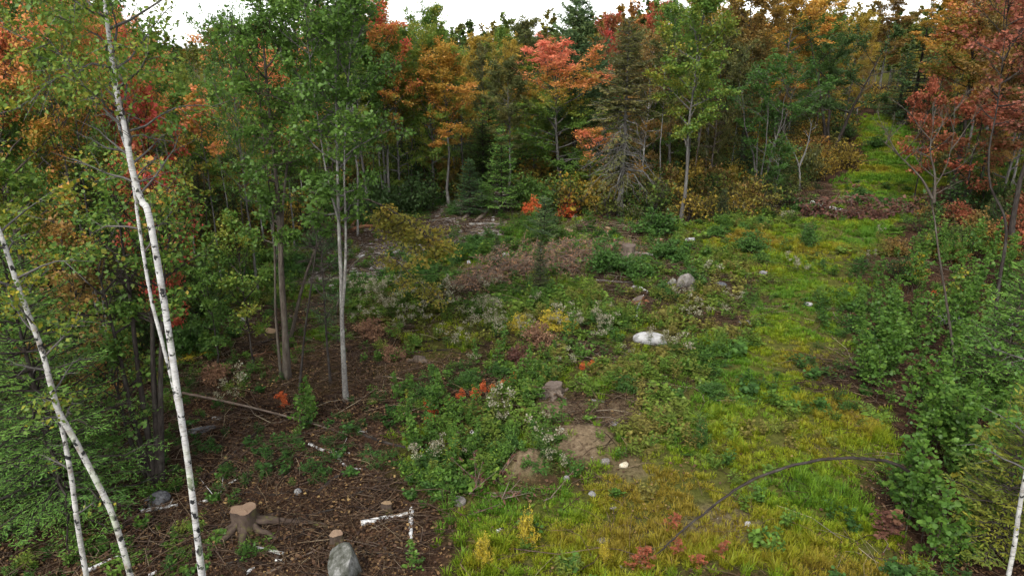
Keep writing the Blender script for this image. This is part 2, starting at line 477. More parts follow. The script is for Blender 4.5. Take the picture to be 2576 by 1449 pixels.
def foliage_on(mb, segA, segB, segC, n, rng, H, ls, tpl, spread=.1, droop=.25, up=1.0, sz=.35, wts=None):
    segA, segB, segC = map(np.asarray, (segA, segB, segC))
    L = np.linalg.norm(segB - segA, axis=1) + .05
    if wts is not None: L = L * wts
    idx = rng.choice(len(segA), n, p=L / L.sum())
    t = rng.random(n) ** .7
    d = unit(segB - segA)[idx]
    P = segA[idx] + (segB - segA)[idx] * t[:, None]
    P = P + rng.normal(size=(n, 3)) * spread * np.array([1, 1, .45])
    D = d * .7 + rng.normal(size=(n, 3)) * .75 + np.array([0, 0, -droop])
    N = np.array([0, 0, up]) + rng.normal(size=(n, 3)) * .42
    a = np.stack([rng.random(n), segC[idx], np.clip(P[:, 2] / H, 0, 1), np.ones(n)], -1)
    leaves(mb, P, D, N, ls * (1 + sz * rng.normal(size=n)).clip(.45, 1.8), tpl, a)

def make_stem(H, rng, wob=.03, lean=(0, 0), n=9):
    t = np.linspace(0, 1, n)
    w = np.cumsum(rng.normal(size=(n, 2)) * wob * H / n * 2, axis=0); w[0] = 0
    return np.stack([w[:, 0] + lean[0] * t ** 1.3, w[:, 1] + lean[1] * t ** 1.3, H * t], -1)

def lerp_path(P, t):
    n = len(P) - 1
    k = min(int(t * n), n - 1); f = t * n - k
    return P[k] * (1 - f) + P[k + 1] * f

def deciduous(seed, H=10, base=.35, R=2.2, limbs=26, nleaf=9000, ls=.13, tpl='diamond', r0=.1, stems=1, fan=.0,
              el0=15, el1=65, tm=.55, spread=.085, sides=7, bare=0, subs=6, droop=.25, twig=.42, stempaths=None, stemr=None):
    """returns trunk, branches, crown builders; the tree stands at the origin"""
    rng = np.random.default_rng(seed)
    T, B, Lf = MB(), MB(), MB()
    A_, B_, C_ = [], [], []
    sa, sb, sra, srb = [], [], [], []
    for s in range(stems):
        if stempaths is not None: P = np.asarray(stempaths[s], float)
        elif stems == 1: P = make_stem(H * .96, rng)
        else:
            az = s / stems * 6.283 + rng.uniform(-.4, .4)
            P = make_stem(H * rng.uniform(.8, .97), rng, .03, (math.cos(az) * fan * H, math.sin(az) * fan * H))
            P[:, :2] += np.array([math.cos(az), math.sin(az)]) * r0 * 1.3
        HS = P[-1][2]
        tt = np.linspace(0, 1, len(P))
        rs = r0 * (1 if stems == 1 else .65)
        if stemr is not None: rs = r0 * stemr[s]
        Rr = rs * (1 - .88 * tt ** .9) * (1 + (.4 if P[0][2] < .3 else 0) * np.exp(-tt * 18))
        tube(T, P, Rr, 10 if stempaths is not None else sides, wob=.05 if stempaths is not None else 0, rng=rng, seed=seed * 1.7 + s)
        nl = max(4, limbs // stems)
        for i in range(nl):
            t = base + (.985 - base) * ((i + rng.random()) / nl) ** .9
            p = lerp_path(P, t)
            q = (t - base) / (1 - base)
            prof = max(.18, 1 - abs((q - tm) / (tm if q < tm else (1.06 - tm))) ** 2.0) if True else 1
            L = R * (.35 + .65 * prof) * rng.uniform(.6, 1.15)
            if q > .8: L *= .8
            az = i * 2.39996 + rng.uniform(-.5, .5) + s
            el = RAD(el0 + (el1 - el0) * q + rng.uniform(-12, 12))
            d = np.array([math.cos(az) * math.cos(el), math.sin(az) * math.cos(el), math.sin(el)])
            m = 5
            path = [p]
            for k in range(m):
                d = unit(d + rng.normal(size=3) * .12 + np.array([0, 0, .05 - .02 * droop * k]))
                path.append(path[-1] + d * L / m)
            path = np.array(path)
            rb = rs * (1 - .85 * t) * .5 + .006
            tube(B, path, rb * (1 - .85 * np.linspace(0, 1, m + 1)) + .003, 5 if rb > .02 else 4, cap=False, seed=i * 1.3)
            isbare = rng.random() < bare
            cl = rng.random()
            for k in range(subs):
                sfr = .22 + .78 * (k + rng.random()) / subs
                pp = lerp_path(path, sfr)
                dd = unit(lerp_path(path, min(1, sfr + .1)) - lerp_path(path, sfr - .1))
                ax = unit(np.array([0, 0, 1]) + rng.normal(size=3) * .5)
                dd = unit(rot_about(dd, ax, (1 if k % 2 else -1) * rng.uniform(.5, 1.1)) + np.array([0, 0, .12]))
                l2 = L * twig * (1.15 - .6 * sfr) * rng.uniform(.6, 1.2) + .12
                c2 = np.clip(cl * .65 + rng.random() * .35, 0, 1)
                e1 = pp + dd * l2 * .55
                d3 = unit(dd + rng.normal(size=3) * .25); e2 = e1 + d3 * l2 * .5
                for (a, b, ra, rb_) in ((pp, e1, .008, .005), (e1, e2, .005, .003)):
                    sa.append(a); sb.append(b); sra.append(ra); srb.append(rb_)
                    if not isbare: A_.append(a); B_.append(b); C_.append(c2)
                for w in range(3):
                    st = pp + (e2 - pp) * rng.uniform(.25, 1)
                    dw = unit(d3 + rng.normal(size=3) * .7); e3 = st + dw * l2 * .4
                    sa.append(st); sb.append(e3); sra.append(.004); srb.append(.002)
                    if not isbare: A_.append(st); B_.append(e3); C_.append(c2)
            if not isbare:
                A_.append(path[-2]); B_.append(path[-1]); C_.append(cl)
        if bare < .9: A_.append(P[-2]); B_.append(P[-1]); C_.append(.5)
    sticks(B, sa, sb, np.array(sra), np.array(srb))
    if nleaf and A_:
        foliage_on(Lf, A_, B_, C_, nleaf, rng, H, ls, tpl, spread, droop, wts=rng.gamma(.55, 1, len(A_)) + .06)
    return T, B, Lf

def conifer(seed, H=10, R=1.7, whorls=34, per=6, base=.05, dead=0.0, r0=.14, tw=12, sh=6, sl=.13, droop=.25, rise=.0,
            tpl='shoot', gap=0.0, flat=.35, power=.85, topk=.0):
    rng = np.random.default_rng(seed)
    T, B, Lf = MB(), MB(), MB()
    P = make_stem(H, rng, .008, n=14)
    tt = np.linspace(0, 1, 14)
    tube(T, P, r0 * (1 - .93 * tt) * (1 + .35 * np.exp(-tt * 25)), 9, seed=seed)
    SA, SB, RA, RB = [], [], [], []
    A, D, Nn, S, At_ = [], [], [], [], []
    for w in range(whorls):
        t = base + (.985 - base) * (w + rng.uniform(-.3, .3)) / whorls
        t = min(max(t, .02), .985)
        q = (t - base) / (1 - base)
        p = lerp_path(P, t)
        isdead = q < dead
        L0 = R * ((1 - q) ** power) * (.35 + .65 * min(1, q / .12 + .55)) + .1
        off = rng.random() * 6.28
        for b in range(per):
            if rng.random() < gap: continue
            az = off + b * 6.283 / per + rng.uniform(-.35, .35)
            L = L0 * rng.uniform(.65, 1.12)
            if isdead: L *= rng.uniform(.5, 1.0)
            e0 = .35 * q + rise + rng.uniform(-.12, .12)
            n = 6
            s = np.linspace(0, 1, n)
            hz = np.array([math.cos(az), math.sin(az), 0])
            zz = L * (math.sin(e0) * s - droop * (1 - q) * s ** 1.6 + (.12 * s ** 3 if not isdead else -.25 * s ** 2))
            path = p + hz * (L * s * math.cos(e0))[:, None] + np.array([0, 0, 1]) * zz[:, None]
            path[1:] += rng.normal(size=(n - 1, 3)) * .02 * L * (2.2 if isdead else 1)
            rb = .012 + .012 * L
            tube(B, path, rb * (1 - .85 * s), 4, cap=False, seed=az)
            cl = rng.random()
            if isdead:
                for k in range(int(5 + 5 * rng.random())):
                    a = lerp_path(path, rng.uniform(.2, 1)); d = unit(hz + rng.normal(size=3) * .6 + np.array([0, 0, -.5]))
                    SA.append(a); SB.append(a + d * L * rng.uniform(.15, .4)); RA.append(.008); RB.append(.002)
                if rng.random() > .15: continue
            k = max(3, int(tw * (L / R) ** .6))
            side = unit(np.cross(hz, [0, 0, 1]))
            for j in range(k):
                sf = .12 + .88 * (j + rng.random()) / k
                a = lerp_path(path, sf)
                sg = 1 if j % 2 else -1
                fw = unit(lerp_path(path, min(1, sf + .15)) - lerp_path(path, sf - .12))
                d = unit(fw * .75 + side * sg * rng.uniform(.5, 1.0) + np.array([0, 0, rng.uniform(-.25, .1)]))
                l2 = (L * .42 * (1.05 - sf) + .1) * rng.uniform(.7, 1.2)
                e = a + d * l2
                SA.append(a); SB.append(e); RA.append(.005); RB.append(.002)
                m = max(3, int(sh * (l2 / .35) ** .8))
                tq = (np.arange(m) + rng.random(m)) / m
                A.append(a + (e - a) * tq[:, None] + rng.normal(size=(m, 3)) * .012)
                ss = np.where(np.arange(m) % 2 == 0, 1, -1)[:, None]
                sd = unit(np.cross(d, [0, 0, 1]))
                D.append(d * .8 + sd * ss * rng.uniform(.3, .9, (m, 1)) + rng.normal(size=(m, 3)) * flat * .6)
                Nn.append(np.array([0, 0, 1.]) + rng.normal(size=(m, 3)) * flat)
                S.append(sl * rng.uniform(.7, 1.25, m))
                At_.append(np.stack([rng.random(m), np.full(m, cl), np.full(m, p[2] / H), np.ones(m)], -1))
    # leader
    m = 14
    A.append(P[-1] - np.array([0, 0, 1]) * rng.random((m, 1)) * .35); D.append(np.array([0, 0, .9]) + rng.normal(size=(m, 3)) * .6)
    Nn.append(rng.normal(size=(m, 3))); S.append(np.full(m, sl)); At_.append(np.tile([.6, .6, 1, 1.], (m, 1)))
    sticks(B, SA, SB, np.array(RA), np.array(RB))
    leaves(Lf, np.concatenate(A), np.concatenate(D), np.concatenate(Nn), np.concatenate(S), tpl, np.concatenate(At_))
    return T, B, Lf

def bush(seed, H=1.0, R=.8, stems=16, nleaf=2600, ls=.075, tpl='diamond', up=.35):
    rng = np.random.default_rng(seed)
    B, Lf = MB(), MB()
    A_, B_, C_ = [], [], []
    sa, sb = [], []
    for i in range(stems):
        az = i * 2.4 + rng.uniform(-.3, .3)
        rr = R * math.sqrt(rng.random()) * .95
        h = H * math.sqrt(max(.15, 1 - (rr / R) ** 2)) * rng.uniform(.75, 1.1)
        e = np.array([math.cos(az) * rr, math.sin(az) * rr, h])
        m = e * .5 + rng.normal(size=3) * .05 * R; m[2] *= 1.15
        tube(B, smoothpath([[0, 0, -.05], m, e], 3), np.linspace(.014, .004, 7) * (.6 + .4 * H), 4, cap=False)
        cl = rng.random()
        for k in range(9):
            t = rng.uniform(.3, 1)
            a = m * (1 - (t - .5) * 2) + e * (t - .5) * 2 if t > .5 else m * t * 2
            d = unit(rng.normal(size=3) + np.array([0, 0, .5])) * R * .35
            sa.append(a); sb.append(a + d); A_.append(a); B_.append(a + d); C_.append(np.clip(cl * .6 + rng.random() * .4, 0, 1))
    sticks(B, sa, sb, .005, .002)
    foliage_on(Lf, A_, B_, C_, nleaf, rng, H, ls, tpl, .06 * R + .02, .15)
    return B, Lf

def sapling(seed, H=1.6, nleaf=150, ls=.075, tpl='round', branches=9):
    rng = np.random.default_rng(seed)
    B, Lf = MB(), MB()
    P = make_stem(H, rng, .035, (rng.uniform(-.12, .12), rng.uniform(-.12, .12)), 7)
    tube(B, P, np.linspace(.012, .003, 7) * (.6 + .25 * H), 4, cap=False)
    A_, B_, C_ = [], [], []
    sa, sb = [], []
    for i in range(branches):
        t = .22 + .75 * i / branches
        a = lerp_path(P, t); az = i * 2.4 + rng.random()
        d = np.array([math.cos(az), math.sin(az), .55]) * H * .22 * (1.15 - t) * rng.uniform(.7, 1.3)
        sa.append(a); sb.append(a + d); A_.append(a); B_.append(a + d); C_.append(rng.random())
    A_.append(P[2]); B_.append(P[4]); C_.append(.4); A_.append(P[4]); B_.append(P[6]); C_.append(.6)
    sticks(B, sa, sb, .004, .002)
    foliage_on(Lf, A_, B_, C_, nleaf, rng, H, ls, tpl, .035, .35, up=.8)
    return B, Lf

# ------------------------------------------------------------------ object helpers
def link(o, parent=None):
    COL.objects.link(o)
    if parent is not None: o.parent = parent
    return o

def props(o, label=None, cat=None, group=None, kind=None):
    if label: o['label'] = label
    if cat: o['category'] = cat
    if group: o['group'] = group
    if kind: o['kind'] = kind
    return o

def empty(name, loc, rz=0, sc=(1, 1, 1), tilt=(0, 0)):
    e = bpy.data.objects.new(name, None)
    e.empty_display_size = .2
    e.location = loc; e.rotation_euler = (tilt[0], tilt[1], rz); e.scale = sc
    return link(e)

def part(name, me, parent, mat=None):
    o = bpy.data.objects.new(name, me)
    link(o, parent)
    if name in ('branches', 'crown', 'foliage', 'needles', 'boughs', 'twigs', 'fronds', 'stems'): o['kind'] = 'stuff'
    if mat is not None:
        if not me.materials: me.materials.append(mat)
        o.material_slots[0].link = 'OBJECT'
        o.material_slots[0].material = mat
    return o

class Kind:
    """shared meshes of one plant form, built at a known height and radius"""
    def __init__(s, builders, names, H, R):
        s.me = [b.mesh(n) for b, n in zip(builders, names)]
        s.names, s.H, s.R = names, H, R

def plant(k, name, label, cat, P, H, R, mats, group=None, rz=None, tilt=(0, 0), sink=.05):
    rz = random.random() * 6.28 if rz is None else rz
    e = empty(name, (P[0], P[1], P[2] - sink), rz, (R / k.R, R / k.R, H / k.H), tilt)
    props(e, label, cat, group)
    tr = e
    for me, nm, mt in zip(k.me, k.names, mats):
        if not len(me.vertices): continue
        o = part(nm, me, tr if nm == 'branches' else e, mt)      # limbs grow from the trunk
        if nm == 'trunk': tr = o
    return e

def solo(name, mb, mat, label, cat, group=None, loc=(0, 0, 0), rot=(0, 0, 0), kind=None, smooth=True):
    o = bpy.data.objects.new(name, mb.mesh(name, [mat] if mat else [], smooth))
    o.location = loc; o.rotation_euler = rot
    link(o)
    return props(o, label, cat, group, kind)

random.seed(7)
TBC = ('trunk', 'branches', 'crown')
BF = ('stems', 'foliage')
#==PART2==
# ================================================================== GROUND
def polydist(px, X, Y):
    """signed distance in metres to a surveyed outline (positive inside)"""
    W = np.array([G(u, v)[:2] for u, v in px])
    d = np.full(X.shape, 1e9); ins = np.zeros(X.shape, bool)
    for a, b in zip(W, np.roll(W, -1, 0)):
        e = b - a
        t = np.clip(((X - a[0]) * e[0] + (Y - a[1]) * e[1]) / max(e @ e, 1e-9), 0, 1)
        d = np.minimum(d, np.hypot(X - a[0] - t * e[0], Y - a[1] - t * e[1]))
        c = ((a[1] > Y) != (b[1] > Y)) & (X < (b[0] - a[0]) * (Y - a[1]) / (b[1] - a[1] + 1e-12) + a[0])
        ins ^= c
    return np.where(ins, d, -d)

ZN = {
 'path': [(2190, 292), (2165, 350), (2195, 410), (2120, 465), (2085, 525), (1990, 560), (1760, 600), (1740, 625), (1900, 655), (1930, 700), (1890, 780),
          (1865, 860), (1830, 920), (1790, 1000), (1650, 1100), (1520, 1190), (1280, 1220), (1170, 1290), (1130, 1448), (2330, 1448), (2240, 1330), (2170, 1250), (2250, 1140),
          (2200, 1040), (2060, 990), (2150, 900), (2130, 800), (2150, 700), (2200, 620), (2310, 525), (2345, 470), (2330, 400), (2280, 340), (2235, 292)],
 'soil': [(-200, 1448), (-200, 1000), (300, 990), (480, 880), (620, 850), (900, 880), (1130, 895), (1310, 960), (1260, 1000), (1020, 1070), (930, 1150), (960, 1220), (1060, 1280), (1010, 1448)],
 'clear': [(430, 1000), (430, 740), (600, 640), (880, 560), (1080, 535), (1180, 470), (1270, 470), (1310, 545), (1720, 560), (2000, 520), (2200, 540), (2200, 700), (2150, 900), (2000, 1050), (1500, 1200), (1000, 1250), (900, 1000)],
 'gravel': [(800, 575), (1270, 540), (1260, 590), (1110, 615), (1030, 660), (970, 700), (790, 700)],
 'gravel2': [(1075, 545), (1170, 465), (1270, 462), (1330, 545)],
 'sand': [(1395, 1085), (1440, 1062), (1500, 1072), (1545, 1100), (1500, 1140), (1440, 1150), (1400, 1120)],
 'sand5': [(1285, 1150), (1320, 1118), (1370, 1140), (1380, 1180), (1345, 1205), (1285, 1195)],
 'sand6': [(1335, 1030), (1380, 1012), (1430, 1022), (1425, 1048), (1350, 1048)],
 'sand7': [(1440, 1015), (1560, 1005), (1600, 1040), (1560, 1070), (1480, 1050)],
 'sand2': [(1520, 1150), (1620, 1140), (1650, 1200), (1540, 1215)],
 'sand3': [(1640, 1010), (1720, 1005), (1720, 1045), (1650, 1040)],
 'sand4': [(1560, 1340), (1780, 1290), (1880, 1300), (1840, 1345), (1640, 1400), (1570, 1395)],
 'brush': [(1120, 725), (1300, 660), (1560, 640), (1580, 680), (1420, 700), (1260, 735), (1120, 765)],
 'debris': [(1480, 690), (1700, 700), (1720, 740), (1600, 770), (1500, 740)],
 'debris2': [(2060, 970), (2130, 880), (2220, 930), (2200, 965)],
 'brownslope': [(1960, 530), (2060, 470), (2150, 440), (2110, 480), (2080, 530)],
 'floor': [(1310, 545), (1500, 520), (1750, 520), (1950, 500), (2090, 440), (2150, 380), (1900, 380), (1300, 440)],
}

def zones(X, Y):
    nz = (fbm(X / 1.2, Y / 1.2, 21) - .5) * 2
    g = lambda k, s=.5, a=.7: sm(.5 + (polydist(ZN[k], X, Y) + a * nz) / (2 * s))
    z = {k: g(k) for k in ('path', 'soil', 'gravel', 'gravel2', 'brush', 'debris', 'debris2', 'floor', 'brownslope')}
    z['clear'] = g('clear', .8, .9)
    z['sand'] = np.maximum.reduce([g('sand', .25, .5), g('sand5', .25, .5), g('sand6', .2, .4), .75 * g('sand7', .3, .6), .7 * g('sand2', .25, .5), .6 * g('sand3', .25, .4), .7 * g('sand4', .3, .7)]) * np.clip(.45 + 1.3 * fbm(X / .5, Y / .5, 83), 0, 1)
    z['gravel'] = np.maximum(z['gravel'], z['gravel2'])
    z['bare'] = sm((fbm(X / 1.9, Y / 1.9, 91) - .53) / .09) * z['clear'] * (1 - z['path'])
    return z

xs = np.concatenate([-30 - np.geomspace(.3, 2500, 40)[::-1], np.arange(-30, -14, .3), np.arange(-14, 24, .14), np.arange(24, 45, .3), 45 + np.geomspace(.3, 2500, 40)])
ys = np.concatenate([6 - np.geomspace(.3, 60, 14)[::-1], np.arange(6, 38, .14), np.arange(38, 70, .3), 70 + np.geomspace(.3, 3500, 60)])
GX, GY = np.meshgrid(xs, ys)
GZ = terr(GX, GY)
zn = zones(GX, GY)
GZ = GZ + .05 * (fbm(GX / .35, GY / .35, 31) - .5) + .09 * (fbm(GX / .2, GY / .2, 37) - .5) * zn['sand']
gb = MB()
nx, ny = len(xs), len(ys)
i = (np.arange(ny - 1)[:, None] * nx + np.arange(nx - 1)[None]).ravel()
farw = sm((GY - 110) / 60)
grass_m = farw + (1 - farw) * np.clip(np.maximum(zn['path'], zn['clear'] * .75) - .55 * zn['soil'], 0, 1) * (1 - zn['gravel']) * (1 - .85 * zn['brush']) * (1 - .8 * zn['debris2']) * (1 - .6 * zn['debris']) * (1 - .8 * zn['bare'])
gb.add(np.stack([GX, GY, GZ], -1).reshape(-1, 3), np.stack([i, i + 1, i + nx + 1, i + nx], -1),
       np.stack([grass_m, zn['sand'], zn['gravel'], np.ones_like(GX)], -1).reshape(-1, 4))

def groundmat():
    m, n, l = newmat('ground_soil')
    a = n.new('ShaderNodeAttribute'); a.attribute_name = 'lf'
    s = n.new('ShaderNodeSeparateColor'); l.new(a.outputs['Color'], s.inputs[0])
    tc = n.new('ShaderNodeTexCoord'); v = tc.outputs['Object']
    big = noise(n, l, v, .6, 5, .6); fine = noise(n, l, v, 9, 5, .75); vf = noise(n, l, v, 38, 3, .7)
    so = ramp(n, [(.3, (.016, .011, .008)), (.5, (.038, .024, .017)), (.68, (.075, .046, .03)), (.8, (.12, .078, .046))]); l.new(fine, so.inputs[0])
    so2 = ramp(n, [(.35, (.6, .6, .6)), (.6, (1.2, 1.1, 1.0))]); l.new(big, so2.inputs[0])
    c = mixc(n, l, 1, so.outputs[0], so2.outputs[0], 'MULTIPLY')
    gr = ramp(n, [(.3, (.035, .038, .01)), (.5, (.065, .072, .015)), (.7, (.1, .1, .025))]); l.new(fine, gr.inputs[0])
    c = mixc(n, l, mathn(n, l, 'MULTIPLY', s.outputs[0], .85), c, gr.outputs[0])
    vor = n.new('ShaderNodeTexVoronoi'); vor.inputs['Scale'].default_value = 11; l.new(v, vor.inputs['Vector'])
    sv = n.new('ShaderNodeSeparateColor'); l.new(vor.outputs['Color'], sv.inputs[0])
    gv = ramp(n, [(0, (.07, .055, .045)), (.5, (.17, .15, .135)), (1, (.32, .3, .28))]); l.new(sv.outputs[0], gv.inputs[0])
    c = mixc(n, l, s.outputs[2], c, gv.outputs[0])
    sa = ramp(n, [(.32, (.045, .03, .019)), (.46, (.105, .075, .046)), (.6, (.155, .115, .072)), (.75, (.21, .16, .105))]); l.new(fine, sa.inputs[0])
    c = mixc(n, l, s.outputs[1], c, sa.outputs[0])
    c = mixc(n, l, .5, c, mixc(n, l, vf, (.3, .3, .3), (1.7, 1.7, 1.7)), 'MULTIPLY')
    b = n.new('ShaderNodeBump'); b.inputs['Strength'].default_value = .9; b.inputs['Distance'].default_value = .06
    l.new(fine, b.inputs['Height'])
    d = n.new('ShaderNodeBsdfDiffuse'); l.new(c, d.inputs[0]); l.new(b.outputs[0], d.inputs['Normal'])
    o = n.new('ShaderNodeOutputMaterial'); l.new(d.outputs[0], o.inputs[0])
    return m
go = bpy.data.objects.new('ground', gb.mesh('ground', [groundmat()], tc=False))
link(go); props(go, 'brown, grassy and sandy ground of the cleared woodland', None, None, 'structure')

# ================================================================== GROUND COVER (uncountable: scattered plants)
def scatter(name, label, cat, sources, P, rot, scl, idx, tint):
    """sources: list of (mesh, ...) instanced on points"""
    c = bpy.data.collections.new(name + '_forms')
    for k, me in enumerate(sources):
        o = bpy.data.objects.new('%s_form_%02d' % (name, k), me); c.objects.link(o)
    me = bpy.data.meshes.new(name)
    me.vertices.add(len(P)); me.vertices.foreach_set('co', np.asarray(P, np.float32).ravel())
    for nm, ty, key, dat in (('rot', 'FLOAT_VECTOR', 'vector', rot), ('scl', 'FLOAT', 'value', scl), ('idx', 'INT', 'value', idx), ('tint', 'FLOAT_COLOR', 'color', tint)):
        a = me.attributes.new(nm, ty, 'POINT')
        a.data.foreach_set(key, np.asarray(dat, np.int32 if ty == 'INT' else np.float32).ravel())
    me.update()
    o = bpy.data.objects.new(name, me); link(o); props(o, label, cat, None, 'stuff')
    ng = bpy.data.node_groups.new(name, 'GeometryNodeTree')
    ng.interface.new_socket('Geometry', in_out='INPUT', socket_type='NodeSocketGeometry')
    ng.interface.new_socket('Geometry', in_out='OUTPUT', socket_type='NodeSocketGeometry')
    n, l = ng.nodes, ng.links
    gi, gout = n.new('NodeGroupInput'), n.new('NodeGroupOutput')
    ci = n.new('GeometryNodeCollectionInfo'); ci.inputs[0].default_value = c
    ci.inputs['Separate Children'].default_value = True; ci.inputs['Reset Children'].default_value = True
    ip = n.new('GeometryNodeInstanceOnPoints'); ip.inputs['Pick Instance'].default_value = True
    def na(nm, ty):
        q = n.new('GeometryNodeInputNamedAttribute'); q.data_type = ty; q.inputs[0].default_value = nm
        return [s for s in q.outputs if s.enabled and s.name == 'Attribute'][0]
    e2r = n.new('FunctionNodeEulerToRotation'); l.new(na('rot', 'FLOAT_VECTOR'), e2r.inputs[0])
    l.new(gi.outputs[0], ip.inputs['Points']); l.new(ci.outputs[0], ip.inputs['Instance'])
    l.new(na('idx', 'INT'), ip.inputs['Instance Index']); l.new(e2r.outputs[0], ip.inputs['Rotation'])
    l.new(na('scl', 'FLOAT'), ip.inputs['Scale']); l.new(ip.outputs[0], gout.inputs[0])
    md = o.modifiers.new('scatter', 'NODES'); md.node_group = ng
    return o

RS = np.random.default_rng(11)
def field(n, y0, y1, pw=1.3):
    """random spots over the visible sector, thinner with distance"""
    t = RS.random(n)
    k = 2 - pw
    y = (y0 ** k + t * (y1 ** k - y0 ** k)) ** (1 / k)
    x = (RS.random(n) * 2 - 1) * (.74 * y + 2.6)
    return x, y
def put(x, y, dz=0.0):
    return np.stack([x, y, terr(x, y) + dz], -1)
def rots(n, tilt=.15):
    return np.stack([RS.normal(size=n) * tilt, RS.normal(size=n) * tilt, RS.random(n) * 6.28], -1)
def mixcol(cols, w):
    """w in 0..1 across a list of colours"""
    cols = np.array(cols); k = np.clip(w, 0, .9999) * (len(cols) - 1)
    i = k.astype(int); f = (k - i)[:, None]
    c = cols[i] * (1 - f) + cols[i + 1] * f
    return np.concatenate([c, np.ones((len(c), 1))], 1)

def tuft(seed, n=36, r=.09, h=.24, w=.009, bend=.6):
    rng = np.random.default_rng(seed); mb = MB()
    az = rng.random(n) * 6.28; rr = r * np.sqrt(rng.random(n))
    B = np.stack([np.cos(az) * rr, np.sin(az) * rr, np.full(n, -.03)], -1)
    a2 = az + rng.normal(size=n) * .8
    o = np.stack([np.cos(a2), np.sin(a2), np.zeros(n)], -1)
    hh = h * rng.uniform(.5, 1.15, n); bd = bend * rng.uniform(.2, 1.1, n)
    s = np.stack([-np.sin(a2), np.cos(a2), np.zeros(n)], -1) * (w * rng.uniform(.7, 1.3, n))[:, None]
    Z = np.array([0, 0, 1.])
    M = B + Z * (hh * .62)[:, None] + o * (hh * bd * .35)[:, None]
    E = B + Z * (hh * (1 - .35 * bd))[:, None] + o * (hh * bd)[:, None]
    V = np.stack([B - s, B + s, M - s * .75, M + s * .75, E], 1).reshape(-1, 3)
    b = np.arange(n)[:, None, None] * 5
    a = np.repeat(np.stack([rng.random(n), rng.random(n), np.zeros(n), np.ones(n)], -1)[:, None], 5, 1).reshape(-1, 4)
    mb.add(V, (np.array([[0, 1, 3], [0, 3, 2], [2, 3, 4]])[None] + b).reshape(-1, 3), a)
    return mb.mesh('grass_tuft', [VEG], tc=False)

def herb(seed, st=5, H=.4, nl=16, ls=.07, tpl='diamond', spread=.14):
    rng = np.random.default_rng(seed); mb = MB()
    for k in range(st):
        az = rng.random() * 6.28; r = spread * rng.random()
        b = np.array([math.cos(az) * r, math.sin(az) * r, -.03]); h = H * rng.uniform(.6, 1.1)
        e = b + np.array([math.cos(az) * h * .25, math.sin(az) * h * .25, h])
        sticks(mb, [b], [e], .004, .002)
        t = rng.random(nl) * .8 + .2
        a2 = rng.random(nl) * 6.28
        D = np.stack([np.cos(a2), np.sin(a2), np.full(nl, .15)], -1) + rng.normal(size=(nl, 3)) * .2
        leaves(mb, b + (e - b) * t[:, None] + D * .02, D, np.array([0, 0, 1.]) + rng.normal(size=(nl, 3)) * .35, ls * rng.uniform(.6, 1.25, nl), tpl,
               np.stack([rng.random(nl), np.full(nl, rng.random()), t, np.ones(nl)], -1))
    return mb.mesh('herb', [VEG], tc=False)

def fern(seed, fr=7, L=.5):
    rng = np.random.default_rng(seed); mb = MB()
    for k in range(fr):
        az = k * 6.283 / fr + rng.random(); h = np.array([math.cos(az), math.sin(az), 0])
        s = np.linspace(0, 1, 12); l = L * rng.uniform(.7, 1.1)
        P = h * (l * s)[:, None] + np.array([0, 0, 1.]) * (l * (.75 * s - .62 * s * s))[:, None]
        sd = np.cross(h, [0, 0, 1])
        for sg in (-1, 1):
            m = 11
            leaves(mb, P[1:], sd * sg + h * .5 + rng.normal(size=(m, 3)) * .1, np.tile([0, 0, 1.], (m, 1)) + rng.normal(size=(m, 3)) * .2,
                   l * .32 * (1.08 - s[1:]) + .02, 'shoot' if k % 2 else 'lance', np.stack([rng.random(m), np.full(m, .5), s[1:], np.ones(m)], -1))
    return mb.mesh('fern', [VEG], tc=False)

CREAM, ncr, lcr = newmat('seed_head_cream')
at_ = ncr.new('ShaderNodeAttribute'); at_.attribute_name = 'lf'
sp_ = ncr.new('ShaderNodeSeparateColor'); lcr.new(at_.outputs['Color'], sp_.inputs[0])
rc_ = ramp(ncr, [(0, (.14, .125, .075)), (.6, (.22, .205, .135)), (1, (.31, .3, .22))]); lcr.new(sp_.outputs[0], rc_.inputs[0])
leaf_shader(ncr, lcr, rc_.outputs[0], .3, gloss=.0)

def seedhead(seed, st=6, H=.6):
    rng = np.random.default_rng(seed); mb = MB()
    for k in range(st):
        az = rng.random() * 6.28; r = .16 * rng.random()
        b = np.array([math.cos(az) * r, math.sin(az) * r, -.03]); h = H * rng.uniform(.65, 1.1)
        e = b + np.array([math.cos(az) * h * .3, math.sin(az) * h * .3, h])
        sticks(mb, [b], [e], .004, .002)
        nl = 16; t = rng.random(nl) * .8; a2 = rng.random(nl) * 6.28
        D = np.stack([np.cos(a2), np.sin(a2), np.full(nl, .1)], -1)
        leaves(mb, b + (e - b) * t[:, None], D, np.tile([0, 0, 1.], (nl, 1)) + rng.normal(size=(nl, 3)) * .3, .09 * rng.uniform(.6, 1.2, nl), 'lance',
               np.stack([rng.random(nl), np.full(nl, .5), t, np.ones(nl)], -1))
        nf = 34
        Pf = e + rng.normal(size=(nf, 3)) * np.array([.045, .045, .035])
        leaves(mb, Pf, rng.normal(size=(nf, 3)) + np.array([0, 0, .6]), rng.normal(size=(nf, 3)), rng.uniform(.025, .055, nf), 'diamond',
               np.stack([rng.random(nf), np.full(nf, .5), np.ones(nf), np.ones(nf)], -1), 1)
    return mb.mesh('seed_head_plant', [VEG, CREAM], tc=False)

